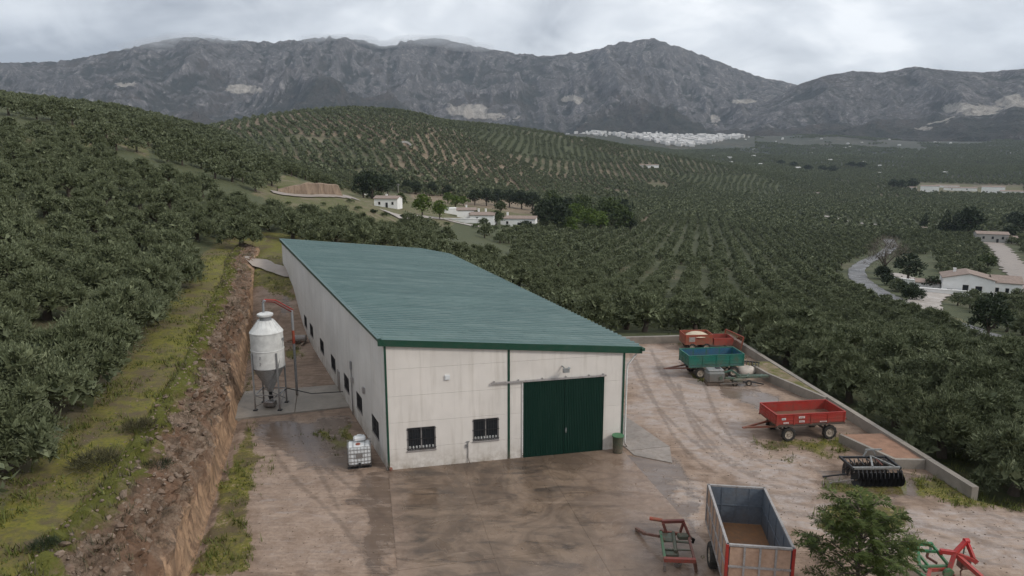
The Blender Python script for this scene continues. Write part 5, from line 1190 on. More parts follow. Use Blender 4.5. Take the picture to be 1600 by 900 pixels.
    g = MB(); q = front.p(.14, 0, .1); g.lathe([(.07, 0), (.1, .06), (.09, .16), (.04, .18)], 10, (q[0], q[1], 0)); g.build('corner_guard', M['redrust'], S)
build_shed()
# ------------------------------------------------------------------ concrete slabs
def poly_slab(parent, name, pts, z0, z1, mat): mb = MB(); mb.prism(pts, z0, z1); return mb.build(name, mat, parent)
def build_slabs():
    a = thing('concrete_apron', None, None); del_props(a); a['kind'] = 'structure'
    ex = Vector((12.53, 2.74)).normalized(); en = Vector((ex.y, -ex.x)); o = Vector((-6.41, 32.83)); rnd = random.Random(2)
    xs = [.02, 3.9, 8.1, 12.75]; ys = [.03, 4.4, 8.9, 13.4, 17.9]
    for i in range(3):
        for j in range(4):
            x0, x1, y0, y1 = xs[i]+.005, xs[i+1]-.005, ys[j]+.005, ys[j+1]-.005
            P = [o+ex*x0+en*y0, o+ex*x0+en*y1, o+ex*x1+en*y1, o+ex*x1+en*y0]; h = .012+rnd.random()*.008
            poly_slab(a, 'slab', [tuple(p) for p in P], -.1, h, M['concrete_wet'])
    b = thing('concrete_walkway', None, None); del_props(b); b['kind'] = 'structure'
    for P in ([(7.05, 40.24), (8.78, 35.75), (6.45, 35.2), (5.6, 37.5)], [(8.80, 35.70), (8.46, 33.65), (6.62, 34.6), (6.45, 35.15)], [(5.0, 45.4), (7.03, 40.30), (5.58, 37.56), (3.6, 43)]): poly_slab(b, 'slab', P, -.1, .035, M['concrete_pale'])
    c = thing('silo_pad', None, None); del_props(c); c['kind'] = 'structure'
    for P in ([(-17.3, 39.55), (-13.7, 40.7), (-14.9, 45.3), (-18.3, 44.6)], [(-13.66, 40.71), (-10.35, 41.8), (-12.25, 46.0), (-14.86, 45.31)]): poly_slab(c, 'slab', P, -.2, .10, M['concrete'])
def del_props(o):
    for k in ('label', 'category', 'group'):
        if k in o: del o[k]
build_slabs()
# ------------------------------------------------------------------ low concrete walls
def build_walls():
    w = thing('retaining_wall', 'low pale concrete wall running behind the parked trailers to the lower right', 'wall', (0, 0, 0)); rnd = random.Random(6)
    def run(p, q, n, z0, z1, t=.34):
        p = Vector(p); q = Vector(q); d = (q-p).normalized(); nn = Vector((-d.y, d.x))
        for i in range(n):
            a = p.lerp(q, i/n)+d*.008; b = p.lerp(q, (i+1)/n)-d*.008; k = rnd.uniform(-.01, .01)
            poly_slab(w, 'wall_block', [tuple(a-nn*t/2), tuple(b-nn*t/2), tuple(b+nn*t/2), tuple(a+nn*t/2)], -1.4, z1+k, M['concrete'])
    run(WALL_C, (21.9, 29.85), 9, 0, .60); run((-3.2, 55.6), (18.9-.2, 57.75), 6, 0, .62)
    b = thing('raised_bed', 'raised concrete edged bed behind the green trailer and grey tank machine', 'raised bed', (0, 0, 0))
    def bed(t, P, h, inner, th=.2):
        n = len(P)
        for i in range(n-1):
            p = Vector(P[i]); q = Vector(P[i+1]); d = (q-p).normalized(); nn = Vector((-d.y, d.x))
            poly_slab(t, 'edge', [tuple(p), tuple(q-d*.003), tuple(q+nn*th-d*.003), tuple(p+nn*th)], -.1, h+.012*i, M['concrete'])
        mb = MB(); mb.prism(inner, -.1, h-.05); mb.build('fill', M['cut' if t is not b else 'soilgrass'], t)
    n = NB('soil_grass'); v = n.pos(); M['soilgrass'] = n.done(n.mix(n.mr(n.noise(v, 1.4, 6, .7), .4, .6), (.10, .105, .03), (.24, .18, .13)), .9, .2)
    bed(b, [(17.95, 48.9), (18.33, 46.9), (20.22, 42.0)], .60, [(18.1, 48.9), (18.45, 46.95), (20.35, 42.1), (20.5, 42.3), (19.6, 50.0), (18.2, 50.0)])
    c = thing('loading_plinth', 'low concrete plinth with rusty soil on top beside the black disc harrow', 'plinth', (0, 0, 0))
    M['plinthfill'] = plain('plinth_soil', (.26, .15, .10), .9, 0, .5, 2)
    for P in ([(18.5, 36.3), (19.86, 33.02)], [(19.86, 33.02), (21.38, 32.95)]):
        p = Vector(P[0]); q = Vector(P[1]); d = (q-p).normalized(); nn = Vector((-d.y, d.x)); poly_slab(c, 'edge', [tuple(p), tuple(q-d*.004), tuple(q+nn*.18-d*.004), tuple(p+nn*.18)], -.1, .5 if P[0][0] < 19 else .512, M['concrete'])
    poly_slab(c, 'fill', [(18.68, 36.35), (19.98, 33.2), (21.36, 33.14), (21.05, 36.5)], -.1, .47, M['plinthfill'])
build_walls()

# ------------------------------------------------------------------ yard machinery
def wheel(parent, c, dia, w, axis='y', rim='rim'):
    r = dia/2; h = w/2; mb = MB()
    mb.lathe([(r*.60, -h*.8), (r*.66, -h), (r*.90, -h), (r*.98, -h*.72), (r, -h*.3), (r, h*.3), (r*.98, h*.72), (r*.90, h), (r*.66, h), (r*.60, h*.8)], 28, (0, 0, 0), axis, False)
    n = len(mb.v)
    for k in range(20):                                            # tread lugs
        a = 2*math.pi*k/20; u = (math.cos(a)*r*1.0, math.sin(a)*r*1.0)
        d = .02; c0 = (u[0], 0, u[1]) if axis == 'y' else (0, u[0], u[1])
        p = Vector(c0); t = p.normalized(); ax = Vector((0, 1, 0)) if axis == 'y' else Vector((1, 0, 0)); sg = 1 if k % 2 else -1
        mb.bar(p+ax*h*.8*sg, p-ax*h*.05*sg, .05, .04, up=tuple(t))
    o = mb.build('wheel', M['rubber'], parent, 40, c)
    mb = MB(); mb.lathe([(.03, -h*.55), (r*.22, -h*.6), (r*.30, -h*.35), (r*.50, -h*.45), (r*.62, -h*.85), (r*.62, h*.85), (r*.50, h*.45), (r*.30, h*.35), (r*.22, h*.6), (.03, h*.55)], 20, (0, 0, 0), axis)
    mb.build('rim', M[rim], o, 35); return o
def flat_trailer(label, p0, ang, L, W, zf, zt, mat, inner, floor, wx, name, stickers=False, wd=.82):
    t = thing(name, label, 'trailer', (p0[0], p0[1], 0), ang, 'flat farm trailers')
    c = MB(); c.bar((.2, W*.3, zf-.16), (L-.1, W*.3, zf-.16), .09, .14); c.bar((.2, W*.7, zf-.16), (L-.1, W*.7, zf-.16), .09, .14)
    for k in range(6): c.bar((.12+(L-.24)*k/5, .04, zf-.075), (.12+(L-.24)*k/5, W-.04, zf-.075), .07, .06)
    for x in wx: c.bar((x, .2, wd/2), (x, W-.2, wd/2), .10); c.bar((x-.3, W*.3, zf-.27), (x+.3, W*.3, zf-.27), .06, .05); c.bar((x, W*.3, wd/2), (x, W*.3, zf-.22), .09); c.bar((x, W*.7, wd/2), (x, W*.7, zf-.22), .09)
    c.build('chassis', M['chassis'], t)
    mb = MB(); mb.box((L/2, W/2, zf-.02), (L-.06, W-.06, .05)); mb.build('floor', M[floor], t)
    H = zt-zf; n = 4
    for k in range(n):                                             # near side: four boards between posts; far side the same
        x0, x1 = .05+(L-.1)*k/n+.035, .05+(L-.1)*(k+1)/n-.035
        for y, sg in ((.03, -1), (W-.03, 1)):
            s = MB(); s.box(((x0+x1)/2, y, zf+H/2), (x1-x0, .04, H-.05))
            for f in (.16, .5, .84): s.bar((x0+.02, y+sg*.027, zf+H*f), (x1-.02, y+sg*.027, zf+H*f), .016, .05)
            so = s.build('side_board', M[mat], t)
            s = MB(); s.box(((x0+x1)/2, y-sg*.024, zf+H/2), (x1-x0-.02, .006, H-.07)); s.build('inner_face', M[inner], so)
    for x, sg in ((.03, -1), (L-.03, 1)):
        for k in range(3):
            y0, y1 = .06+(W-.12)*k/3+.03, .06+(W-.12)*(k+1)/3-.03
            s = MB(); s.box((x, (y0+y1)/2, zf+H/2), (.04, y1-y0, H-.05))
            for f in (.16, .5, .84): s.bar((x+sg*.027, y0+.02, zf+H*f), (x+sg*.027, y1-.02, zf+H*f), .05, .016)
            so = s.build('end_board', M[mat], t)
            s = MB(); s.box((x-sg*.024, (y0+y1)/2, zf+H/2), (.006, y1-y0-.02, H-.07)); s.build('inner_face', M[inner], so)
    p = MB()
    for k in range(n+1):
        x = .05+(L-.1)*k/n
        for y in (.015, W-.015): p.bar((x, y, zf-.08), (x, y, zt+.01), .07, .075)
    for k in (1, 2):
        for x in (.02, L-.02): p.bar((x, .06+(W-.12)*k/3, zf-.05), (x, .06+(W-.12)*k/3, zt), .06)
    p.build('post', M[mat], t)
    p = MB()
    for y in (.02, W-.02): p.bar((.0, y, zt+.015), (L, y, zt+.015), .07, .045)
    for x in (.02, L-.02): p.bar((x, .06, zt+.012), (x, W-.06, zt+.012), .07, .045)
    p.build('top_rail', M[mat], t)
    p = MB()
    for y in (-.01, W+.01): p.bar((0, y, zf-.06), (L, y, zf-.06), .05, .09)
    p.build('lower_rail', M['chassis' if stickers else mat], t)
    d = MB(); d.bar((.4, W*.28, zf-.3), (-1.35, W*.5, .58), .08, .10); d.bar((.4, W*.72, zf-.3), (-1.35, W*.5, .58), .08, .10); d.lathe([(.05, -.03), (.09, -.03), (.09, .03), (.05, .03)], 10, (-1.43, W*.5, .58)); d.build('drawbar', M['redrust' if stickers else 'oldred'], t)
    d = MB(); d.bar((L-.1, W*.5, zf-.2), (L+.75, W*.5, zf-.22), .08, .10); d.bar((L, W*.3, zf-.2), (L+.6, W*.48, zf-.22), .06); d.build('rear_hitch', M['red' if stickers else 'chassis'], t)
    for x in wx:
        for y in (.12, W-.12): wheel(t, (x, y, wd/2), wd, .22)
    if stickers:
        for x, z, w, h in ((.30, .36, .24, .12), (1.32, .42, .36, .12), (1.36, .17, .32, .11), (.42, .12, .30, .09), (2.62, .10, .42, .06)):
            s = MB(); s.box((x+w/2, -.020, zf+z), (w, .010, h)); s.build('sticker', M['white'], t)
            s = MB()
            for j in range(3): s.box((x+w/2, -.027, zf+z+h*(.25-.25*j)), (w*(.8-.15*(j % 2)), .004, h*.10))
            s.build('print', M['tblue' if x < .35 else 'red'], [c_ for c_ in bpy.data.objects if c_.parent == t and c_.name.startswith('sticker')][-1])
    return t
flat_trailer('red flat farm trailer with stickers on its side boards, beside the low wall', (14.89, 36.29), R(7.6), 4.18, 2.0, 1.03, 1.62, 'red', 'red', 'redfloor', (.85, 3.35), 'farm_trailer', True)
flat_trailer('green flat farm trailer with blue inside, parked near the far corner of the yard', (12.77, 47.38), R(7.4), 4.22, 1.95, .98, 1.74, 'tgreen', 'tblue', 'tblue', (.95, 3.5), 'farm_trailer')
def high_trailer():
    p0 = (7.55, 21.76); ang = math.atan2(4.37, .57)-math.pi/2; L, W, zf, zt = 4.45, 2.24, .98, 2.6
    t = thing('tipping_trailer', 'high sided tan farm trailer, blue grey inside with rusty floor, at the bottom edge', 'trailer', (p0[0], p0[1], 0), ang)
    mb = MB(); mb.box((W/2, L/2, zf-.03), (W-.08, L-.08, .06)); mb.build('floor', M['rustfloor'], t)
    H = zt-zf
    def wallside(fx, n, length, red=False):
        # fx maps (s along, outward n, z) to local; n panel columns, two rows
        for k in range(n):
            s0, s1 = .06+(length-.12)*k/n+.03, .06+(length-.12)*(k+1)/n-.03
            for z0, z1 in ((zf+.06, zf+H*.5-.035), (zf+H*.5+.035, zt-.07)):
                a = MB(); V = [fx(s, nn, z) for nn in (-.015, .005) for s, z in ((s0, z0), (s1, z0), (s1, z1), (s0, z1))]
                a._add(V, [(3, 2, 1, 0), (4, 5, 6, 7), (0, 1, 5, 4), (1, 2, 6, 5), (2, 3, 7, 6), (3, 0, 4, 7)]); a.build('panel', M['rustpanel'], t)
        g = MB()
        for k in range(1, n):
            s = .06+(length-.12)*k/n; g.bar(fx(s, .015, zf), fx(s, .015, zt-.05), .07, .05, up=(fx(0, 1, 0)[0]-fx(0, 0, 0)[0], fx(0, 1, 0)[1]-fx(0, 0, 0)[1], 0))
        g.build('upright', M['frame_grey'], t)
        for z in (zf+H*.5, zf+.02):
            g = MB(); g.bar(fx(.06, .022, z), fx(length-.06, .022, z), .05, .07); g.build('rail', M['frame_grey'], t)
        g = MB(); g.bar(fx(-.02, -.01, zt), fx(length+.02, -.01, zt), .09, .07); g.build('top_rail', M['frame_grey'], t)
        m = 2 if length < 3 else 4                                    # inner sheets
        for k in range(m):
            for z0, z1 in ((zf+.01, zf+H*.5-.004), (zf+H*.5+.004, zt-.03)):
                s0, s1 = .02+(length-.04)*k/m+.004, .02+(length-.04)*(k+1)/m-.004
                a = MB(); V = [fx(s, nn, z) for nn in (-.05, -.035) for s, z in ((s0, z0), (s1, z0), (s1, z1), (s0, z1))]
                a._add(V, [(3, 2, 1, 0), (4, 5, 6, 7), (0, 1, 5, 4), (1, 2, 6, 5), (2, 3, 7, 6), (3, 0, 4, 7)]); a.build('inner_sheet', M['bluegrey'], t)
        g = MB()
        for k in range(1, m+1 if length < 3 else m): 
            s = .02+(length-.04)*(k-.5 if length < 3 else k)/m; g.bar(fx(s, -.062, zf+.02), fx(s, -.062, zt-.05), .05, .02, up=(fx(0, 1, 0)[0]-fx(0, 0, 0)[0], fx(0, 1, 0)[1]-fx(0, 0, 0)[1], 0))
        g.bar(fx(.06, -.064, zf+H*.5), fx(length-.06, -.064, zf+H*.5), .02, .05); g.build('inner_rib', M['bluegrey'], t)
    wallside(lambda s, n, z: (s, -n, z), 4, W); wallside(lambda s, n, z: (s, L+n, z), 4, W)
    wallside(lambda s, n, z: (-n, s, z), 6, L); wallside(lambda s, n, z: (W+n, s, z), 6, L)
    for x in (0, W):
        for y in (0, L):
            g = MB(); g.box((x, y, zf+H/2), (.10, .10, H+.06)); g.build('corner_post', M['red' if y == 0 else 'frame_grey'], t)
    c = MB(); c.bar((W*.3, .1, zf-.2), (W*.3, L+.5, zf-.2), .10, .2); c.bar((W*.7, .1, zf-.2), (W*.7, L+.5, zf-.2), .10, .2); c.bar((.2, 2.7, .5), (W-.2, 2.7, .5), .12); c.bar((W*.3, L+.4, zf-.22), (W*.5, L+1.5, .6), .09); c.bar((W*.7, L+.4, zf-.22), (W*.5, L+1.5, .6), .09); c.bar((W*.3, 2.7, .5), (W*.3, 2.7, zf-.2), .1); c.bar((W*.7, 2.7, .5), (W*.7, 2.7, zf-.2), .1); c.build('chassis', M['chassis'], t)
    for x in (.02, W-.02): wheel(t, (x, 2.7, .5), 1.0, .32, 'x')
high_trailer()
def P(px, py, z): a, b = G(px, py, z); return (a, b, z)
def implement():
    o = Vector((5.9, 24.6, 0)); t = thing('soil_implement', 'small old red and green tractor implement left of the high trailer', 'implement', tuple(o))
    def q(px, py, z): return tuple(Vector(P(px, py, z))-o)
    def part(nm, segs, mat, w=.09, round_=False):
        m = MB()
        for s in segs:
            (m.tube([s[0], s[1]], (s[2] if len(s) > 2 else w)/2, 8) if round_ else m.bar(s[0], s[1], s[2] if len(s) > 2 else w))
        m.build(nm, M[mat], t, 50 if round_ else False)
    part('mast', [(q(1034, 815, 1.15), q(1069, 814, 1.15), .12), (q(1036, 817, 1.12), q(1041, 832, .7), .11), (q(1068, 816, 1.12), q(1063, 831, .7), .08), (q(1068, 816, 1.12), q(1079, 842, .6), .08)], 'oldred')
    part('top_roller', [(q(1015, 810, 1.15), q(1035, 813, 1.15), .16)], 'redrust', round_=True)
    part('green_rail', [(q(1032, 830, .65), q(1039, 874, .65), .10)], 'bgreen'); part('red_rail', [(q(1074, 832, .65), q(1085, 874, .65), .09)], 'oldred')
    part('front_bar', [(q(1037, 874, .65), q(1087, 876, .65), .15)], 'red'); part('rear_bar', [(q(1031, 830, .65), q(1076, 836, .65), .10)], 'redrust')
    part('leg', [(q(1039, 874, .62), q(1038, 892, .04), .10)], 'frame_grey'); part('leg', [(q(1085, 876, .62), q(1088, 893, .04), .10)], 'oldred')
    part('cross_tube', [(q(1034, 844, .62), q(1080, 848, .62), .10), (q(1036, 858, .6), q(1083, 860, .6), .07)], 'oldgreen', round_=True)
    part('shaft', [(q(1052, 832, .75), q(1056, 862, .62), .15), (q(1057, 858, .5), q(1061, 880, .35), .11)], 'oldgreen', round_=True)
    m = MB(); c = q(1044, 840, .62); m.cbox((c[0], c[1], c[2]), (.55, .5, .18), .05); c = q(1067, 838, .66); m.cbox(c, (.45, .28, .22), .05); c = q(1048, 864, .5); m.cbox(c, (.5, .4, .12), .03); m.build('cover', M['oldgreen'], t)
    m = MB(); c = q(1059, 880, .2); m.lathe([(.05, -.05), (.16, -.05), (.16, .05), (.05, .05)], 14, c, 'y'); m.build('small_wheel', M['galv'], t)
    part('hitch_arm', [(q(1031, 838, .5), q(1008, 834, .25), .09), (q(1008, 834, .25), q(994, 826, .10), .12)], 'oldred')
    m = MB(); c = q(1080, 841, .6); m.tube([c, q(1084, 843, .5), q(1082, 848, .35)], .06, 8); m.build('hose', M['dark'], t, 60)
implement()
def cultivator():
    o = Vector((16.4, 23.2, 0)); t = thing('cultivator', 'bright red and green cultivator frame at the lower right corner', 'cultivator', tuple(o))
    def q(px, py, z): return tuple(Vector(P(px, py, z))-o)
    def part(nm, segs, mat, w=.09, rnd_=False):
        m = MB()
        for s in segs:
            ww = s[2] if len(s) > 2 else w
            (m.tube([s[0], s[1]], ww/2, 8) if rnd_ else m.bar(s[0], s[1], ww))
        m.build(nm, M[mat], t, 50 if rnd_ else False)
    part('green_beam', [(q(1408, 849, 1.25), q(1457, 850, 1.25), .12)], 'bgreen'); part('green_beam', [(q(1410, 858, 1.05), q(1462, 862, 1.05), .09)], 'bgreen')
    part('green_post', [(q(1434, 851, 1.22), q(1436, 884, .7), .11)], 'bgreen'); part('green_post', [(q(1455, 851, 1.22), q(1453, 862, 1.05), .09)], 'oldgreen')
    part('green_brace', [(q(1456, 851, 1.22), q(1486, 888, .62), .09)], 'bgreen'); part('green_brace', [(q(1416, 857, 1.0), q(1448, 894, .5), .09), (q(1437, 868, .9), q(1452, 886, .62), .08)], 'bgreen')
    part('green_bar', [(q(1438, 886, .62), q(1482, 885, .62), .11)], 'bgreen'); part('green_bar', [(q(1400, 870, .62), q(1446, 902, .5), .10)], 'bgreen')
    A = q(1510, 845, 1.5); J = q(1492, 864, 1.12)
    part('headstock', [(A, J, .14), (J, q(1484, 888, .62), .14), (A, q(1521, 872, .95), .12)], 'redbright')
    m = MB(); m.lathe([(.03, -.09), (.10, -.09), (.10, .09), (.03, .09)], 14, A, 'x'); m.build('headstock_pin', M['redbright'], t, 40)
    part('red_arm', [(J, q(1469, 861, 1.12), .15), (q(1469, 861, 1.12), q(1470, 869, .9), .10)], 'redbright'); part('red_arm', [(q(1493, 866, 1.05), q(1534, 902, .6), .15)], 'redbright')
    part('red_beam', [(q(1452, 890, .55), q(1485, 888, .55), .13), (q(1453, 890, .55), q(1450, 905, .45), .12)], 'redbright'); part('red_beam', [(J, q(1522, 876, .9), .12), (q(1518, 872, .95), q(1525, 878, .8), .18)], 'redbright')
    part('link', [(q(1508, 850, 1.4), q(1505, 866, 1.05), .05)], 'oldgreen'); part('red_brace', [(q(1448, 870, .8), q(1464, 880, .6), .08), (q(1448, 870, .8), q(1450, 863, 1.0), .07)], 'oldred')
    for px, py in ((1442, 896), (1466, 898), (1505, 888), (1492, 898), (1420, 884)):
        m = MB(); a = Vector(q(px, py, .55)); m.tube([a, a+Vector((0, .12, -.2)), a+Vector((0, .05, -.42)), a+Vector((0, -.12, -.55))], [.035, .03, .03, .015], 6); m.build('tine', M['oldred'], t, 60)
    m = MB(); a = q(1506, 880, .55); m.cbox(a, (.4, .35, .4), .05); m.build('gear_housing', M['oldred'], t); m = MB(); a = q(1482, 896, .5); m.lathe([(.02, -.06), (.2, -.06), (.2, .06), (.02, .06)], 14, a, 'y'); m.build('disc', M['bgreen'], t)
cultivator()
def harrow():
    t = thing('disc_harrow', 'black disc harrow with silver frame bar beside the concrete plinth', 'harrow', (17.95, 32.05, 0), R(1))
    L = 2.35
    for nm, y, z, mat, w in (('frame_bar', -.72, .86, 'silver', .11), ('frame_bar', .55, .84, 'dark', .10)):
        m = MB(); m.bar((-L/2, y, z), (L/2, y, z), w); m.build(nm, M[mat], t)
    for x in (-L/2, L/2):
        m = MB(); m.bar((x, -.78, .85), (x, .62, .84), .09, .12); m.build('side_plate', M['dark'], t)
    m = MB(); m.bar((-.2, -.7, .92), (.35, .5, .92), .08); m.bar((.9, -.7, .92), (.35, .5, .92), .08); m.bar((.0, .55, .86), (.2, .6, 1.22), .06); m.bar((.7, .55, .86), (.5, .6, 1.22), .06); m.bar((.1, .6, 1.22), (.95, .62, 1.22), .07); m.build('headstock', M['silver'], t)
    disc = MB(); disc.lathe([(.03, .10), (.18, .075), (.31, .03), (.34, 0), (.31, .018), (.18, .06), (.03, .085)], 18, (0, 0, 0), 'x'); dm = disc.mesh('disc', M['dark'], 40)
    arm = MB(); arm.tube([(0, 0, .52), (0, -.13, .36), (0, -.16, .14), (0, 0, 0)], .028, 6); am = arm.mesh('disc_arm', M['dark'], 50)
    for row, y, a in ((0, -.92, R(17)), (1, .30, R(-17))):
        for k in range(11):
            x = -L/2+.10+(L-.2)*k/10
            d = obj('disc', dm, t, (x, y, .34), a); d.rotation_euler[1] = R(6); obj('disc_arm', am, t, (x+.05, y, .32))
        m = MB(); m.bar((-L/2+.05, y, .33), (L/2-.05, y, .33), .045); m.build('axle', M['chassis'], t)
    for k in range(5):
        m = MB(); m.bar((-L/2+.2+.45*k, -.55, .93), (-L/2+.3+.45*k, .3, .90), .045); m.build('strut', M['oldred' if k == 3 else 'dark'], t)
    for y, z in ((-.9, .12), (-.2, .10)):
        m = MB(); m.bar((-L/2, y, z+.2), (-L/2-1.15, y+.1, z), .06); m.build('drawbar', M['galv' if y < -.5 else 'dark'], t)
    m = MB(); m.bar((L/2+.05, -.6, .8), (L/2+.14, -.8, .0), .05); m.build('stand', M['dark'], t)
    m = MB(); m.prism([(L/2-.1, -.75), (L/2+.12, -.78), (L/2+.12, -.70), (L/2-.1, -.66)], .35, .7); m.build('end_guard', M['dark'], t)
harrow()
def mower():
    t = thing('mower', 'grey hooded machine with green linkage arms in front of the green trailer', 'mower', (14.35, 46.35, 0), R(3))
    m = MB(); m.cbox((0, 0, .62), (1.25, .95, .85), .14); m.build('hood', M['tankgrey'], t); m = MB(); m.cbox((.02, .05, 1.09), (1.15, .75, .12), .05); m.build('lid', M['silver'], t); m = MB(); m.cbox((.25, .1, 1.17), (.35, .3, .07), .03); m.build('cap', M['dark'], t)
    m = MB(); m.lathe([(.03, -.03), (.13, -.03), (.13, .04), (.03, .04)], 14, (.30, -.50, .62), 'y'); m.build('pulley', M['mgreen'], t)
    for a, b, w in (((.65, -.35, .55), (1.35, -.3, .5), .13), ((.62, .2, .75), (1.3, .15, .95), .10), ((1.3, .15, .95), (1.9, .0, .55), .12), ((1.6, -.1, .5), (4.0, .15, .48), .15), ((1.7, .4, .5), (3.95, .3, .5), .12), ((2.3, -.15, .5), (2.7, .5, .55), .10), ((3.3, -.05, .5), (3.6, .4, .52), .10)):
        m = MB(); m.bar(a, b, w); m.build('arm', M['mgreen'], t)
    for a, b, w in (((.2, -.62, .22), (2.0, -.5, .24), .08), ((1.9, -.5, .3), (2.5, -.35, .15), .12), ((2.5, -.3, .25), (3.4, -.5, .1), .07)):
        m = MB(); m.bar(a, b, w); m.build('strut', M['silver' if w == .08 else 'dark'], t)
    m = MB(); m.cbox((1.55, -.2, .35), (.75, .6, .28), .05); m.build('gearbox', M['oldgreen'], t)
    for x in (1.35, 2.35): wheel(t, (x, -.45, .2), .4, .14)
    m = MB(); m.cbox((-.1, 0, .12), (1.0, .8, .24), .04); m.build('base', M['chassis'], t)
mower()
def spreader():
    t = thing('red_spreader', 'worn red hopper trailer with cream cover at the far corner behind the green trailer', 'trailer', (14.35, 54.6, 0), R(4))
    def tub(x0, x1, y0, y1, z0, z1, mat='redrust'):
        for nm, c, d in (('side_board', ((x0+x1)/2, y0, (z0+z1)/2), (x1-x0, .06, z1-z0)), ('side_board', ((x0+x1)/2, y1, (z0+z1)/2), (x1-x0, .06, z1-z0)), ('end_board', (x0, (y0+y1)/2, (z0+z1)/2), (.06, y1-y0-.07, z1-z0-.01)), ('end_board', (x1, (y0+y1)/2, (z0+z1)/2), (.06, y1-y0-.07, z1-z0-.01))):
            m = MB(); m.box(c, d); m.build(nm, M[mat], t)
        m = MB(); m.box(((x0+x1)/2, (y0+y1)/2, z0+.15), (x1-x0-.07, y1-y0-.07, .06)); m.build('floor', M['redfloor'], t)
    tub(0, 2.3, 0, 1.6, .55, 1.40); tub(2.45, 4.1, .1, 1.5, .45, 1.05, 'red')
    m = MB(); m.lathe([(.95, 1.18), (.6, 1.36), (.15, 1.42), (0, 1.42)], 16, (1.25, .8, 0)); m.build('cover', M['cream'], t)
    m = MB(); m.bar((.05, .4, .5), (4.0, .4, .48), .1); m.bar((.05, 1.2, .5), (4.0, 1.2, .48), .1); m.build('chassis', M['chassis'], t)
    for x in (.6, 1.8):
        for y in (.05, 1.55): wheel(t, (x, y, .33), .66, .2)
    m = MB(); m.box((.55, -.036, 1.0), (.5, .01, .4)); m.build('sign_plate', M['frame_grey'], t)
    g = thing('metal_gate', 'red framed mesh gate leaning at the corner of the low wall', 'gate', (18.05, 56.6, 0), R(-76))
    a = [(0, 0, .05), (2.7, 0, .05), (2.7, .25, 1.35), (0, .25, 1.35)]; m = MB()
    for i in range(4): m.bar(a[i], a[(i+1) % 4], .08)
    m.build('frame', M['redrust'], g); m = MB()
    for i in range(1, 22): m.bar((2.7*i/22, .0, .07), (2.7*i/22, .25, 1.33), .014)
    for i in range(1, 8): m.bar((.02, .25*i/8, .05+1.3*i/8), (2.68, .25*i/8, .05+1.3*i/8), .014)
    m.build('mesh', M['redrust'], g)
    b = thing('bulk_bag', 'pale slumped bulk bag lying between the green trailer and the raised bed', 'bag', (17.35, 48.6, 0), R(20)); me = bpy.data.meshes.new('sack'); m = MB()
    m.lathe([(0, .0), (.55, .02), (.68, .22), (.62, .45), (.40, .58), (.15, .55), (0, .52)], 14); v = m.v; rnd = random.Random(3); m.v = [(x*1.25*(1+.12*rnd.uniform(-1, 1)), y*.8*(1+.12*rnd.uniform(-1, 1)), z*(1+.1*rnd.uniform(-1, 1))) for x, y, z in v]; m.build('sack', M['bag'], b, 60)
    k = thing('hay_rake', 'dark slatted metal rake lying on the raised bed beside the wall', 'rake', (17.75, 49.55, .60), R(-25)); m = MB(); m.bar((-.6, 0, .1), (.9, 0, .1), .08); m.build('bar', M['dark'], k)
    for i in range(7): m = MB(); m.bar((-.5+.22*i, 0, .1), (-.4+.22*i, -.75, .05), .05); m.build('slat', M['dark'], k)
spreader()
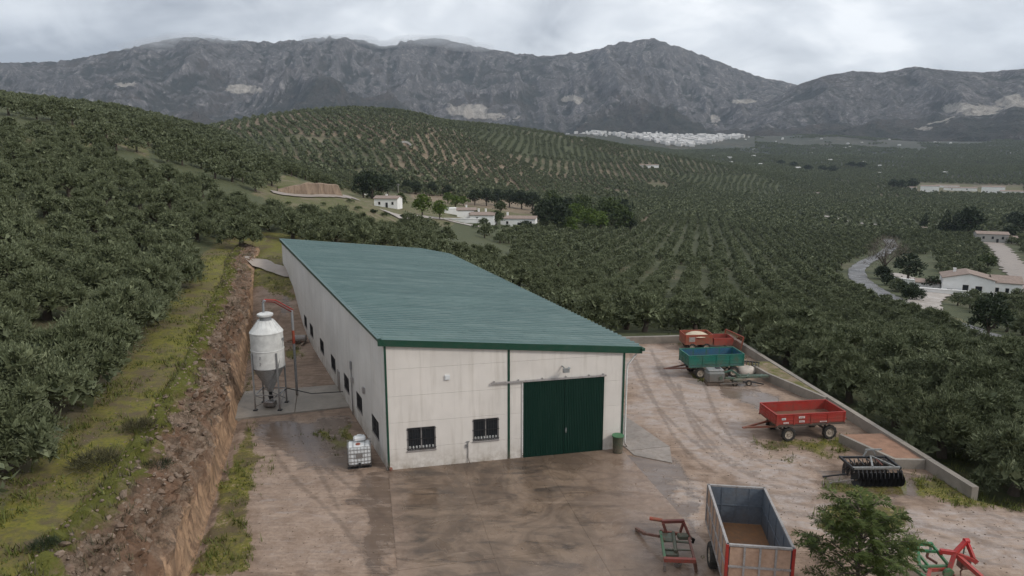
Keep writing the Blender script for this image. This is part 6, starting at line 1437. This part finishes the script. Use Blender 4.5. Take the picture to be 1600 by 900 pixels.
# ------------------------------------------------------------------ silo, tank, barrel, scrap
def silo():
    t = thing('feed_silo', 'white and grey feed silo on steel legs between the earth bank and the shed', 'silo', (-15.5, 41.75, .10))
    m = MB(); m.lathe([(1.0, 2.72), (1.0, 4.98), (1.02, 5.0), (.47, 5.72), (.44, 5.72)], 40); m.build('cylinder', M['silo_white'], t, 30)
    m = MB(); m.lathe([(.20, 1.05), (.22, 1.2), (.995, 2.72), (.99, 2.74)], 40); m.build('cone', M['silo_grey'], t, 30)
    for z in (3.86, 4.97, 2.72): m = MB(); m.lathe([(1.0, z-.025), (1.025, z-.02), (1.025, z+.02), (1.0, z+.025)], 40); m.build('seam', M['silo_grey' if z < 3 else 'silo_white'], t, 40)
    m = MB(); m.lathe([(.36, 5.72), (.36, 5.98)], 24); m.build('neck', M['galv'], t, 40); m = MB(); m.lathe([(.47, 5.98), (.49, 6.02), (.49, 6.12), (.30, 6.2), (.0, 6.22)], 28); m.build('lid', M['silo_white'], t, 40)
    m = MB(); m.tube([(-.08, 0, 6.2), (-.08, 0, 6.85)], .075, 10); m.tube([(-.08, 0, 6.85), (.05, .0, 6.98)], .085, 10); m.build('vent_pipe', M['galv'], t, 50)
    for k in range(16):                                            # ribs of the conical roof
        a = 2*math.pi*k/16; m = MB() if k == 0 else m; m.bar((1.0*math.cos(a), 1.0*math.sin(a), 5.01), (.48*math.cos(a), .48*math.sin(a), 5.73), .025)
    m.build('roof_rib', M['silo_white'], t)
    for a in (R(225), R(318), R(45), R(135)):
        x, y = 1.06*math.cos(a), 1.06*math.sin(a); m = MB(); m.bar((x, y, 0), (x, y, 3.75), .085); lg = m.build('leg', M['galv'], t); m = MB(); m.box((x, y, .03), (.24, .24, .06)); m.build('foot_plate', M['dark'], lg)
    A = [R(225), R(318), R(45), R(135)]
    for i in range(4):
        a, b = A[i], A[(i+1) % 4]; p, q = (1.06*math.cos(a), 1.06*math.sin(a)), (1.06*math.cos(b), 1.06*math.sin(b)); m = MB(); m.bar((*p, 1.0), (*q, 1.0), .05); m.bar((*p, .25), (*q, .98), .04); m.build('brace', M['galv'], t)
    m = MB(); m.tube([(0, 0, 1.1), (0, 0, .75)], [.13, .10], 10); m.tube([(0, 0, .75), (.02, 0, .5)], [.17, .14], 10); m.build('outlet', M['dark'], t, 50)
    m = MB(); m.cbox((-.02, -.15, .26), (.72, .5, .36), .05); m.build('feed_box', M['galv'], t); m = MB(); m.tube([(.2, 0, .55), (.55, .15, .85), (.9, .6, 1.0), (2.2, 1.4, .35), (4.6, 2.0, .3)], .03, 6); m.build('cable', M['dark'], t, 60)
    m = MB(); m.tube([(-.12, -.05, 6.92), (.35, .7, 6.72), (1.0, 2.1, 5.75)], .045, 8); m.build('fill_pipe', M['oldred'], t, 60); m = MB(); m.tube([(-.02, .02, 7.02), (.45, .72, 6.84), (1.08, 2.12, 5.88)], .04, 8); m.build('fill_pipe', M['red'], t, 60)
    m = MB(); m.tube([(1.0, 2.1, 0), (1.0, 2.1, 5.85)], .085, 10); m.build('support_pole', M['galv'], t, 50); m = MB(); m.tube([(1.0, 2.1, 3.6), (1.0, 2.1, 4.5)], .092, 10); m.build('pole_band', M['redrust'], t, 50)
    # wire ladder that slants from the pole to the cone
    m = MB(); a0, a1 = Vector((1.02, -.15, 4.6)), Vector((.10, -.62, 1.35)); b0, b1 = Vector((1.04, .1, 4.55)), Vector((.80, -.72, 2.6))
    m.bar(a0, a1, .035); m.bar(b0, b1, .035); m.bar(a1, b1, .03)
    for k in range(1, 26): u = k/26; m.bar(a0.lerp(a1, u), b0.lerp(b1, u), .016)
    for k in range(1, 5): m.bar(a0.lerp(b0, k/5), a1.lerp(b1, k/5), .014)
    m.build('ladder', M['galv'], t)
    for z in (3.5, 3.1):                                           # faded figures on the shell
        m = MB(); a = R(262); 
        for da, dz, w, h in ((0, .08, .10, .03), (0, -.02, .09, .03), (.03, .03, .03, .12), (-.02, -.08, .10, .03)): c = (1.003*math.cos(a+da), 1.003*math.sin(a+da), z+dz); m.box(c, (w, .012, h), R(-8))
        m.build('marking', M['silo_grey'], t)
silo()
def ibc():
    t = thing('ibc_tank', 'white plastic liquid tank in a wire cage on a pallet by the shed corner', 'tank', (-8.02, 33.55, 0), R(13))
    m = MB()
    for x in (-.54, 0, .54): m.box((x, 0, .07), (.14, 1.0, .10))
    for y in (-.45, -.15, .15, .45): m.box((0, y, .135), (1.2, .12, .03))
    for y in (-.45, .45): m.box((0, y, .012), (1.2, .1, .022))
    m.build('pallet', M['dark'], t)
    m = MB(); m.cbox((0, 0, .66), (1.14, .94, 1.0), .07)
    for k in range(3): m.bar((-.5, -.473, .40+.25*k), (.5, -.473, .40+.25*k), .02, .10)
    m.build('bottle', M['plastic'], t); m = MB(); m.lathe([(.12, 1.15), (.12, 1.20), (.10, 1.21), (0, 1.21)], 16, (-.05, -.1, 0)); m.build('cap', M['redrust'], t, 40)
    m = MB()
    for z in (.18, .38, .60, .82, 1.02, 1.18):
        for y in (-.5, .5): m.bar((-.6, y, z), (.6, y, z), .018)
        for x in (-.6, .6): m.bar((x, -.5, z), (x, .5, z), .018)
    for k in range(8):
        for y in (-.5, .5): m.bar((-.6+1.2*k/7, y, .15), (-.6+1.2*k/7, y, 1.19), .016)
        for x in (-.6, .6): m.bar((x, -.5+1.0*k/7, .15), (x, -.5+1.0*k/7, 1.19), .016)
    for x in (-.3, .3): m.bar((x, -.5, 1.19), (x, .5, 1.19), .02)
    m.build('cage', M['galv'], t); m = MB(); m.box((0, -.515, .70), (.34, .008, .28)); m.build('label_plate', M['galv'], t)
    m = MB(); m.lathe([(.06, -.06), (.06, .06)], 10, (0, -.52, .25), 'y'); m.build('valve', M['dark'], t)
    c = thing('canister', 'white plastic canister lying on top of the caged tank', 'canister', (-8.05, 33.85, 1.205), R(20)); m = MB(); m.cbox((0, 0, .13), (.62, .34, .26), .07); m.build('body', M['plastic'], c); m = MB(); m.tube([(-.15, 0, .25), (-.1, 0, .32), (.1, 0, .32), (.15, 0, .25)], .025, 6); m.build('handle', M['plastic'], c)
    b = thing('waste_barrel', 'green barrel standing at the right corner of the shed front', 'barrel', (5.78, 35.0, .02)); m = MB(); m.lathe([(.25, 0), (.27, .02), (.275, .3), (.285, .31), (.275, .32), (.285, .62), (.295, .63), (.285, .64), (.30, .9), (.32, .91), (.32, .95), (.29, .95), (.28, .80), (0, .78)], 22); m.build('body', M['green2'], b, 35); m = MB(); m.lathe([(.30, .955), (.335, .96), (.335, .985), (.30, .985)], 22); m.build('rim', M['bgreen'], b, 35)
M['green2'] = painted('barrel_green', (.008, .055, .030), .1, .5)
ibc()
def scrap():
    x, y = -18.4, 56.8; z = float(height(x, y)); t = thing('scrap_heap', 'pale heap of broken planks and an old drum beside the shed wall', 'scrap heap', (x, y, z)); rnd = random.Random(9)
    for k in range(7):
        a = rnd.uniform(0, 3.1); c = Vector((rnd.uniform(-.7, .7), rnd.uniform(-.5, .5), .12+.10*k*.5)); d = Vector((math.cos(a), math.sin(a)*.6, rnd.uniform(-.2, .35)))*rnd.uniform(.5, 1.0); m = MB(); m.bar(c-d, c+d, .16, .05); m.build('plank', M['wood' if k % 2 else 'redfloor'], t)
    m = MB(); m.lathe([(.0, -.5), (.3, -.5), (.3, .5), (0, .5)], 16, (.2, -.1, .45), 'x'); m.build('drum', M['frame_grey'], t, 40)
scrap()
print('machines', round(time.time()-T0, 1))
# ------------------------------------------------------------------ houses in the valley
def house(name, label, px, py, w, d, h, rz=0, roof='gable', rh=.28, wins=(), doors=(), chim=(), wall='house', roofm='tile', group=None, cat='house', loc=None, along='x', wings=(), sink=.6):
    x, y, z = loc or on(px, py); t = thing(name, label, cat, (x, y, z), rz, group)
    def block(cx, cy_, w, d, h, along, wall, roof, roofm, rise):
        if roof == 'flat':
            m = MB(); m.box((cx, cy_, (h-sink)/2), (w, d, h+sink)); m.build('wall', M[wall], t); m = MB(); m.box((cx, cy_, h+.1), (w+.3, d+.3, .2)); m.build('roof', M[roofm], t); return
        k = rise*(d if along == 'x' else w)/2
        m = MB(); hw, hd = w/2, d/2
        if along == 'x': V = [(cx-hw, cy_-hd, -sink), (cx+hw, cy_-hd, -sink), (cx+hw, cy_+hd, -sink), (cx-hw, cy_+hd, -sink), (cx-hw, cy_-hd, h), (cx+hw, cy_-hd, h), (cx+hw, cy_+hd, h), (cx-hw, cy_+hd, h), (cx-hw, cy_, h+k), (cx+hw, cy_, h+k)]; F = [(0, 1, 5, 4), (2, 3, 7, 6), (1, 2, 6, 9, 5), (3, 0, 4, 8, 7), (4, 5, 9, 8), (6, 7, 8, 9)]
        else: V = [(cx-hw, cy_-hd, -sink), (cx+hw, cy_-hd, -sink), (cx+hw, cy_+hd, -sink), (cx-hw, cy_+hd, -sink), (cx-hw, cy_-hd, h), (cx+hw, cy_-hd, h), (cx+hw, cy_+hd, h), (cx-hw, cy_+hd, h), (cx, cy_-hd, h+k), (cx, cy_+hd, h+k)]; F = [(1, 2, 6, 5), (3, 0, 4, 7), (0, 1, 5, 8, 4), (2, 3, 7, 9, 6), (5, 6, 9, 8), (7, 4, 8, 9)]
        m._add(V, F); m.build('wall', M[wall], t)
        e = .35; th = .18; m = MB()
        for sg in (-1, 1):
            if along == 'x': q = [(-hw-e, sg*(hd+e), -rise*e), (hw+e, sg*(hd+e), -rise*e), (hw+e, 0, k), (-hw-e, 0, k)]
            else: q = [(sg*(hw+e), -hd-e, -rise*e), (sg*(hw+e), hd+e, -rise*e), (0, hd+e, k), (0, -hd-e, k)]
            V = [(cx+a, cy_+b, h+c+.03) for a, b, c in q]+[(cx+a, cy_+b, h+c+.03+th) for a, b, c in q]; m._add(V, [(3, 2, 1, 0), (4, 5, 6, 7), (0, 1, 5, 4), (1, 2, 6, 5), (2, 3, 7, 6), (3, 0, 4, 7)])
        m.build('roof', M[roofm], t)
    block(0, 0, w, d, h, along, wall, roof, roofm, rh)
    for wg in wings: block(*wg)
    for face, s, zz, ww, hh in wins:
        m = MB(); g = MB(); f_ = {'f': ((s, -d/2-.02, zz), (ww, .10, hh)), 'l': ((-w/2-.02, s, zz), (.10, ww, hh)), 'r': ((w/2+.02, s, zz), (.10, ww, hh))}.get(face) or ((s[0], s[1]-.02, zz), (ww, .10, hh))
        m.box(f_[0], tuple(v+.16 if v > .11 else v for v in f_[1])); wo = m.build('window', M['frame_grey'], t); g.box((f_[0][0]-(.03 if face == 'l' else 0), f_[0][1]-(.03 if face != 'l' else 0), f_[0][2]), f_[1]); g.build('pane', M['glass'], wo)
    for s, ww, hh in doors: m = MB(); m.box((s, -d/2-.03, hh/2), (ww, .12, hh)); m.build('door', M['dark'], t)
    for cx, cy_, z0, ch in chim: m = MB(); m.box((cx, cy_, z0+ch/2), (.7, .7, ch)); m.box((cx, cy_, z0+ch+.06), (.85, .85, .12)); m.build('chimney', M['house'], t)
    return t
def yaw(px, py): x, y, z = on(px, py); return -math.atan2(x, y)
house('farmhouse', 'large white farmhouse with gable front and tiled roofs beside the driveway on the right', 1507, 461, 12.6, 10, 5.2, yaw(1507, 461)+.12, 'gable', .24, [('f', -.6, 2.6, 1.3, 1.9), ('f', 2.6, 2.6, 1.5, 1.6)], [(-4.4, 1.3, 2.2)], [(-3, 2, 6.0, 1.1)], along='y', wings=[(9.6, 1.2, 6.8, 9, 4.6, 'x', 'house', 'gable', 'tile', .3), (-9.6, 1.5, 6.2, 5, 2.8, 'x', 'house', 'gable', 'tile', .25)])
_fh = bpy.data.objects['farmhouse']; _fh.scale = (.88, .88, .92)
for s in (7.2, 9.6, 12.0):
    m = MB(); m.box((s, -3.32, 2.6), (.9, .10, 1.3)); wo = m.build('window', M['frame_grey'], _fh); m = MB(); m.box((s, -3.35, 2.6), (.75, .10, 1.15)); m.build('pane', M['glass'], wo)
house('garden_wall', 'low white garden wall in front of the large white farmhouse', 1474, 461, 15, .4, 1.3, yaw(1474, 461)+.1, 'flat', roofm='house', cat='wall'); house('garden_wall', 'long low white wall at the courtyard left of the farmhouse', 1440, 446, 16, .4, 1.2, yaw(1440, 446)-.3, 'flat', roofm='house', cat='wall')
house('white_house', 'small white house with tiled roof on the spur left of the utility pole', 607, 324, 9.5, 6, 3.6, yaw(607, 324)-.35, 'gable', .28, [('f', -2.6, 1.8, .7, 1.0), ('f', 2.8, 1.8, .7, 1.0)], [(.4, .9, 2.1)], [(-1, 1, 4, 1)])
house('white_house', 'long low white farmhouse with tiled roof in the middle of the picture', 811, 355, 15, 7, 3.9, yaw(811, 355)-.15, 'gable', .26, [('f', -4.6, 2.2, .8, 1.0), ('f', 3.6, 2.4, .7, .8), ('f', 5.6, 2.4, .7, .8)], [(.6, 1.5, 2.3)], [(-5.2, 1, 4.4, 1.8)])
house('white_house', 'white house with tiled roof half hidden behind garden trees, left of the long low farmhouse', 755, 348, 10, 7, 3.4, yaw(755, 348)-.15, 'gable', .26, [('f', -2, 2, .8, 1)], [], [(-2, 1, 4, 1.6), (1, 1, 4, 1.6)])
house('white_house', 'small white house with a chimney behind the round trees, leftmost of the farmstead', 729, 341, 8, 6, 3.6, yaw(729, 341), 'gable', .26, [('f', 1.5, 2, .8, 1)], [], [(0, 1, 4, 1.4)])
house('shed_building', 'low white outbuilding at the far left of the farmstead row', 705, 334, 6, 5, 2.4, yaw(705, 334), 'flat', roofm='house', cat='outbuilding')
house('garden_wall', 'low white wall along the lane below the farmstead', 716, 346, 16, .4, 1.0, yaw(716, 346)-.2, 'flat', roofm='house', cat='wall'); house('garden_wall', 'white wall segment left of the small white house on the spur', 578, 306, 8, .4, 1.3, yaw(578, 306), 'flat', roofm='house', cat='wall')
house('grey_house', 'pale grey house with red tiled roof at the far right', 1547, 378, 14, 9, 4.4, yaw(1547, 378)+.2, 'gable', .22, [('f', -4, 2.6, .9, 1.2), ('f', 0, 2.6, .9, 1.2), ('f', 4.4, 2.6, .9, 1.2)], [(2.2, 1, 2.1)], [], wall='housegrey', wings=[(8.5, -1.5, 4.5, 6, 3, 'x', 'house', 'gable', 'tile', .2)])
house('white_hut', 'tiny white hut with flat tiled roof left of the dark conifers', 1449, 364, 6.5, 4, 2.8, yaw(1449, 364), 'gable', .3, [], [(.5, .9, 2)])
for px, py, w, h, lab in ((1424, 297, 13, 3.6, 'small white building at the left end of the distant hamlet'), (1452, 300, 22, 8, 'white house with brown roof, second from left in the distant hamlet'), (1500, 298, 40, 4.0, 'long low pale shed in the middle of the distant hamlet'), (1551, 302, 26, 8.5, 'large white house with brown roof right of the long low shed in the hamlet'), (1588, 304, 36, 4, 'long pale shed at the right edge of the distant hamlet'), (1480, 293, 30, 2.8, 'low pale greenhouse behind the hamlet houses')):
    house('hamlet_house', lab, px, py, w, 10, h, yaw(px, py), 'gable', .22, [('f', -w*.25, 2.2, 1.3, 1.4), ('f', w*.2, 2.2, 1.3, 1.4)] if h > 3.5 else [], group='buildings of the distant hamlet', cat='building')
for px, py, w, lab in ((1274, 305, 9, 'tiny pale hut among the grove rows in the valley'), (1014, 262, 26, 'pale roofed hut on the shoulder of the middle hill'), (1408, 246, 14, 'tiny white hut on the far slope right of the town'), (1010, 288-26, 12, 'tiny white outbuilding beside the hut on the middle hill')):
    house('field_hut', lab, px, py, w, 7, 3, yaw(px, py), 'gable', .25, cat='hut')
def arch():
    x, y, z = on(632, 231); t = thing('stone_arch', 'small white arched facade set into the middle hillside', 'arch', (x, y, z), yaw(632, 231)); m = MB(); n = 12
    pts = [(7.5*math.cos(math.pi*k/n), 6.5*math.sin(math.pi*k/n)-.6) for k in range(n+1)]; inn = [(5.6*math.cos(math.pi*k/n), 4.8*math.sin(math.pi*k/n)-.6) for k in range(n+1)]
    for k in range(n):
        V = [(a, yy, b) for yy in (-1, 1) for a, b in (pts[k], pts[k+1], inn[k+1], inn[k])]; m._add(V, [(0, 1, 2, 3), (7, 6, 5, 4), (0, 4, 5, 1), (2, 6, 7, 3)])
    m.build('vault', M['housegrey'], t)
arch()
def pole():
    x, y, z = on(623, 322); t = thing('utility_pole', 'thin pale utility pole right of the small white house on the spur', 'pole', (x, y, z)); m = MB(); m.tube([(0, 0, -.3), (0, 0, 9.5)], [.16, .10], 8); m.build('shaft', M['frame_grey'], t); m = MB(); m.bar((-.9, 0, 9.0), (.9, 0, 9.0), .12); m.build('cross_arm', M['frame_grey'], t)
pole()
def town():
    rs = np.random.RandomState(77); V = []; F = []; T = []; b = 0
    def add(px, py, w, d, h):
        nonlocal b
        x, y, z = on(px, py, 1500, 3400); a = -math.atan2(x, y)+rs.uniform(-.6, .6); c, s = math.cos(a), math.sin(a); k = d*.18
        hs = rs.uniform(0, .42)
        q = [(-w/2, -d/2, -5), (w/2, -d/2, -5), (w/2, d/2, -5), (-w/2, d/2, -5), (-w/2, -d/2, h), (w/2, -d/2, h), (w/2, d/2, h), (-w/2, d/2, h), (-w/2, 0, h+k), (w/2, 0, h+k)]
        V.extend([(x+c*i-s*j, y+s*i+c*j, z+l) for i, j, l in q])
        for f, tn in (((0, 1, 5, 4), .0), ((2, 3, 7, 6), .1), ((1, 2, 6, 5), .1), ((3, 0, 4, 7), .1), ((4, 5, 9, 8), 1.0), ((6, 7, 8, 9), .95), ((5, 6, 9, 9), .1), ((7, 4, 8, 8), .1)): F.append([i+b for i in f]); T.append(np.clip(tn*rs.uniform(.35, 1)+hs, 0, 1))
        b += 10
    poly = [(880,207),(930,203),(1000,206),(1050,210),(1110,206),(1160,207),(1170,212),(1120,222),(1075,230),(1040,226),(1000,218),(930,213)]
    n = 0
    while n < 620:
        px, py = rs.uniform(878, 1190), rs.uniform(201, 231)
        if not inpoly(np.array([px]), np.array([py]), poly)[0] or (px < 1000 and rs.rand() < .45): continue
        add(px, py, rs.uniform(6, 17), rs.uniform(6, 12), rs.uniform(4, 12)); n += 1
    for _ in range(45):
        px = rs.uniform(1100, 1600); py = 214+rs.exponential(22); 
        if py < 285: add(px, py, rs.uniform(5, 11), 6, rs.uniform(2.5, 4))
    me = np_mesh('hill_town', np.array(V), np.array(F), M['town'], False); 
    me.materials.clear(); me.materials.append(M['town'])
    if len(me.polygons) == len(T): a = me.attributes.new('tone', 'FLOAT', 'FACE'); a.data.foreach_set('value', np.array(T, np.float32))
    o = obj('hill_town', me); o['kind'] = 'stuff'
town()
# ------------------------------------------------------------------ haze
def haze():
    m = bpy.data.materials.new('haze'); m.use_nodes = True; nt = m.node_tree; nt.nodes.clear(); o = nt.nodes.new('ShaderNodeOutputMaterial'); p = nt.nodes.new('ShaderNodeVolumePrincipled')
    p.inputs['Color'].default_value = (.72, .84, 1.0, 1); p.inputs['Density'].default_value = HAZE_DENSITY; p.inputs['Anisotropy'].default_value = .2
    nt.links.new(p.outputs[0], o.inputs['Volume'])
    mb = MB(); mb.box((0, 0, (1250-80)/2), (13800, 13800, 1250+80)); b = mb.build('haze', m); b['kind'] = 'stuff'
HAZE_DENSITY = 6.2e-5
haze()
def mist():
    m = bpy.data.materials.new('mist'); m.use_nodes = True; nt = m.node_tree; nt.nodes.clear(); o = nt.nodes.new('ShaderNodeOutputMaterial'); p = nt.nodes.new('ShaderNodeVolumePrincipled')
    p.inputs['Color'].default_value = (.95, .97, 1.0, 1); p.inputs['Density'].default_value = .0020; p.inputs['Anisotropy'].default_value = .1; nt.links.new(p.outputs[0], o.inputs['Volume'])
    rs = np.random.RandomState(2); all_ = MB()
    for px, py, w, h in ((232,72,150,34),(262,66,170,36),(300,60,190,36),(335,62,150,28),(508,60,150,32),(545,60,170,36),(580,68,140,30),(625,68,150,36),(655,62,170,38),(695,63,180,40),(735,72,150,32)):
        dx, dy, dz = ray(px, py+2); k = 5250/math.hypot(dx, dy); c = (dx*k, dy*k, CAM_H+dz*k); pr = [(max(.001, math.sin(math.pi*q/10)), -math.cos(math.pi*q/10)) for q in range(11)]; e = MB(); e.lathe(pr, 18)
        for q, (a, b, z) in enumerate(e.v): e.v[q] = (c[0]+a*w*1.3, c[1]+b*w, c[2]+z*h)
        all_ = e; ob = all_.build('mist', m, None, 60); ob['kind'] = 'stuff'
mist()
print('done', round(time.time()-T0, 1))
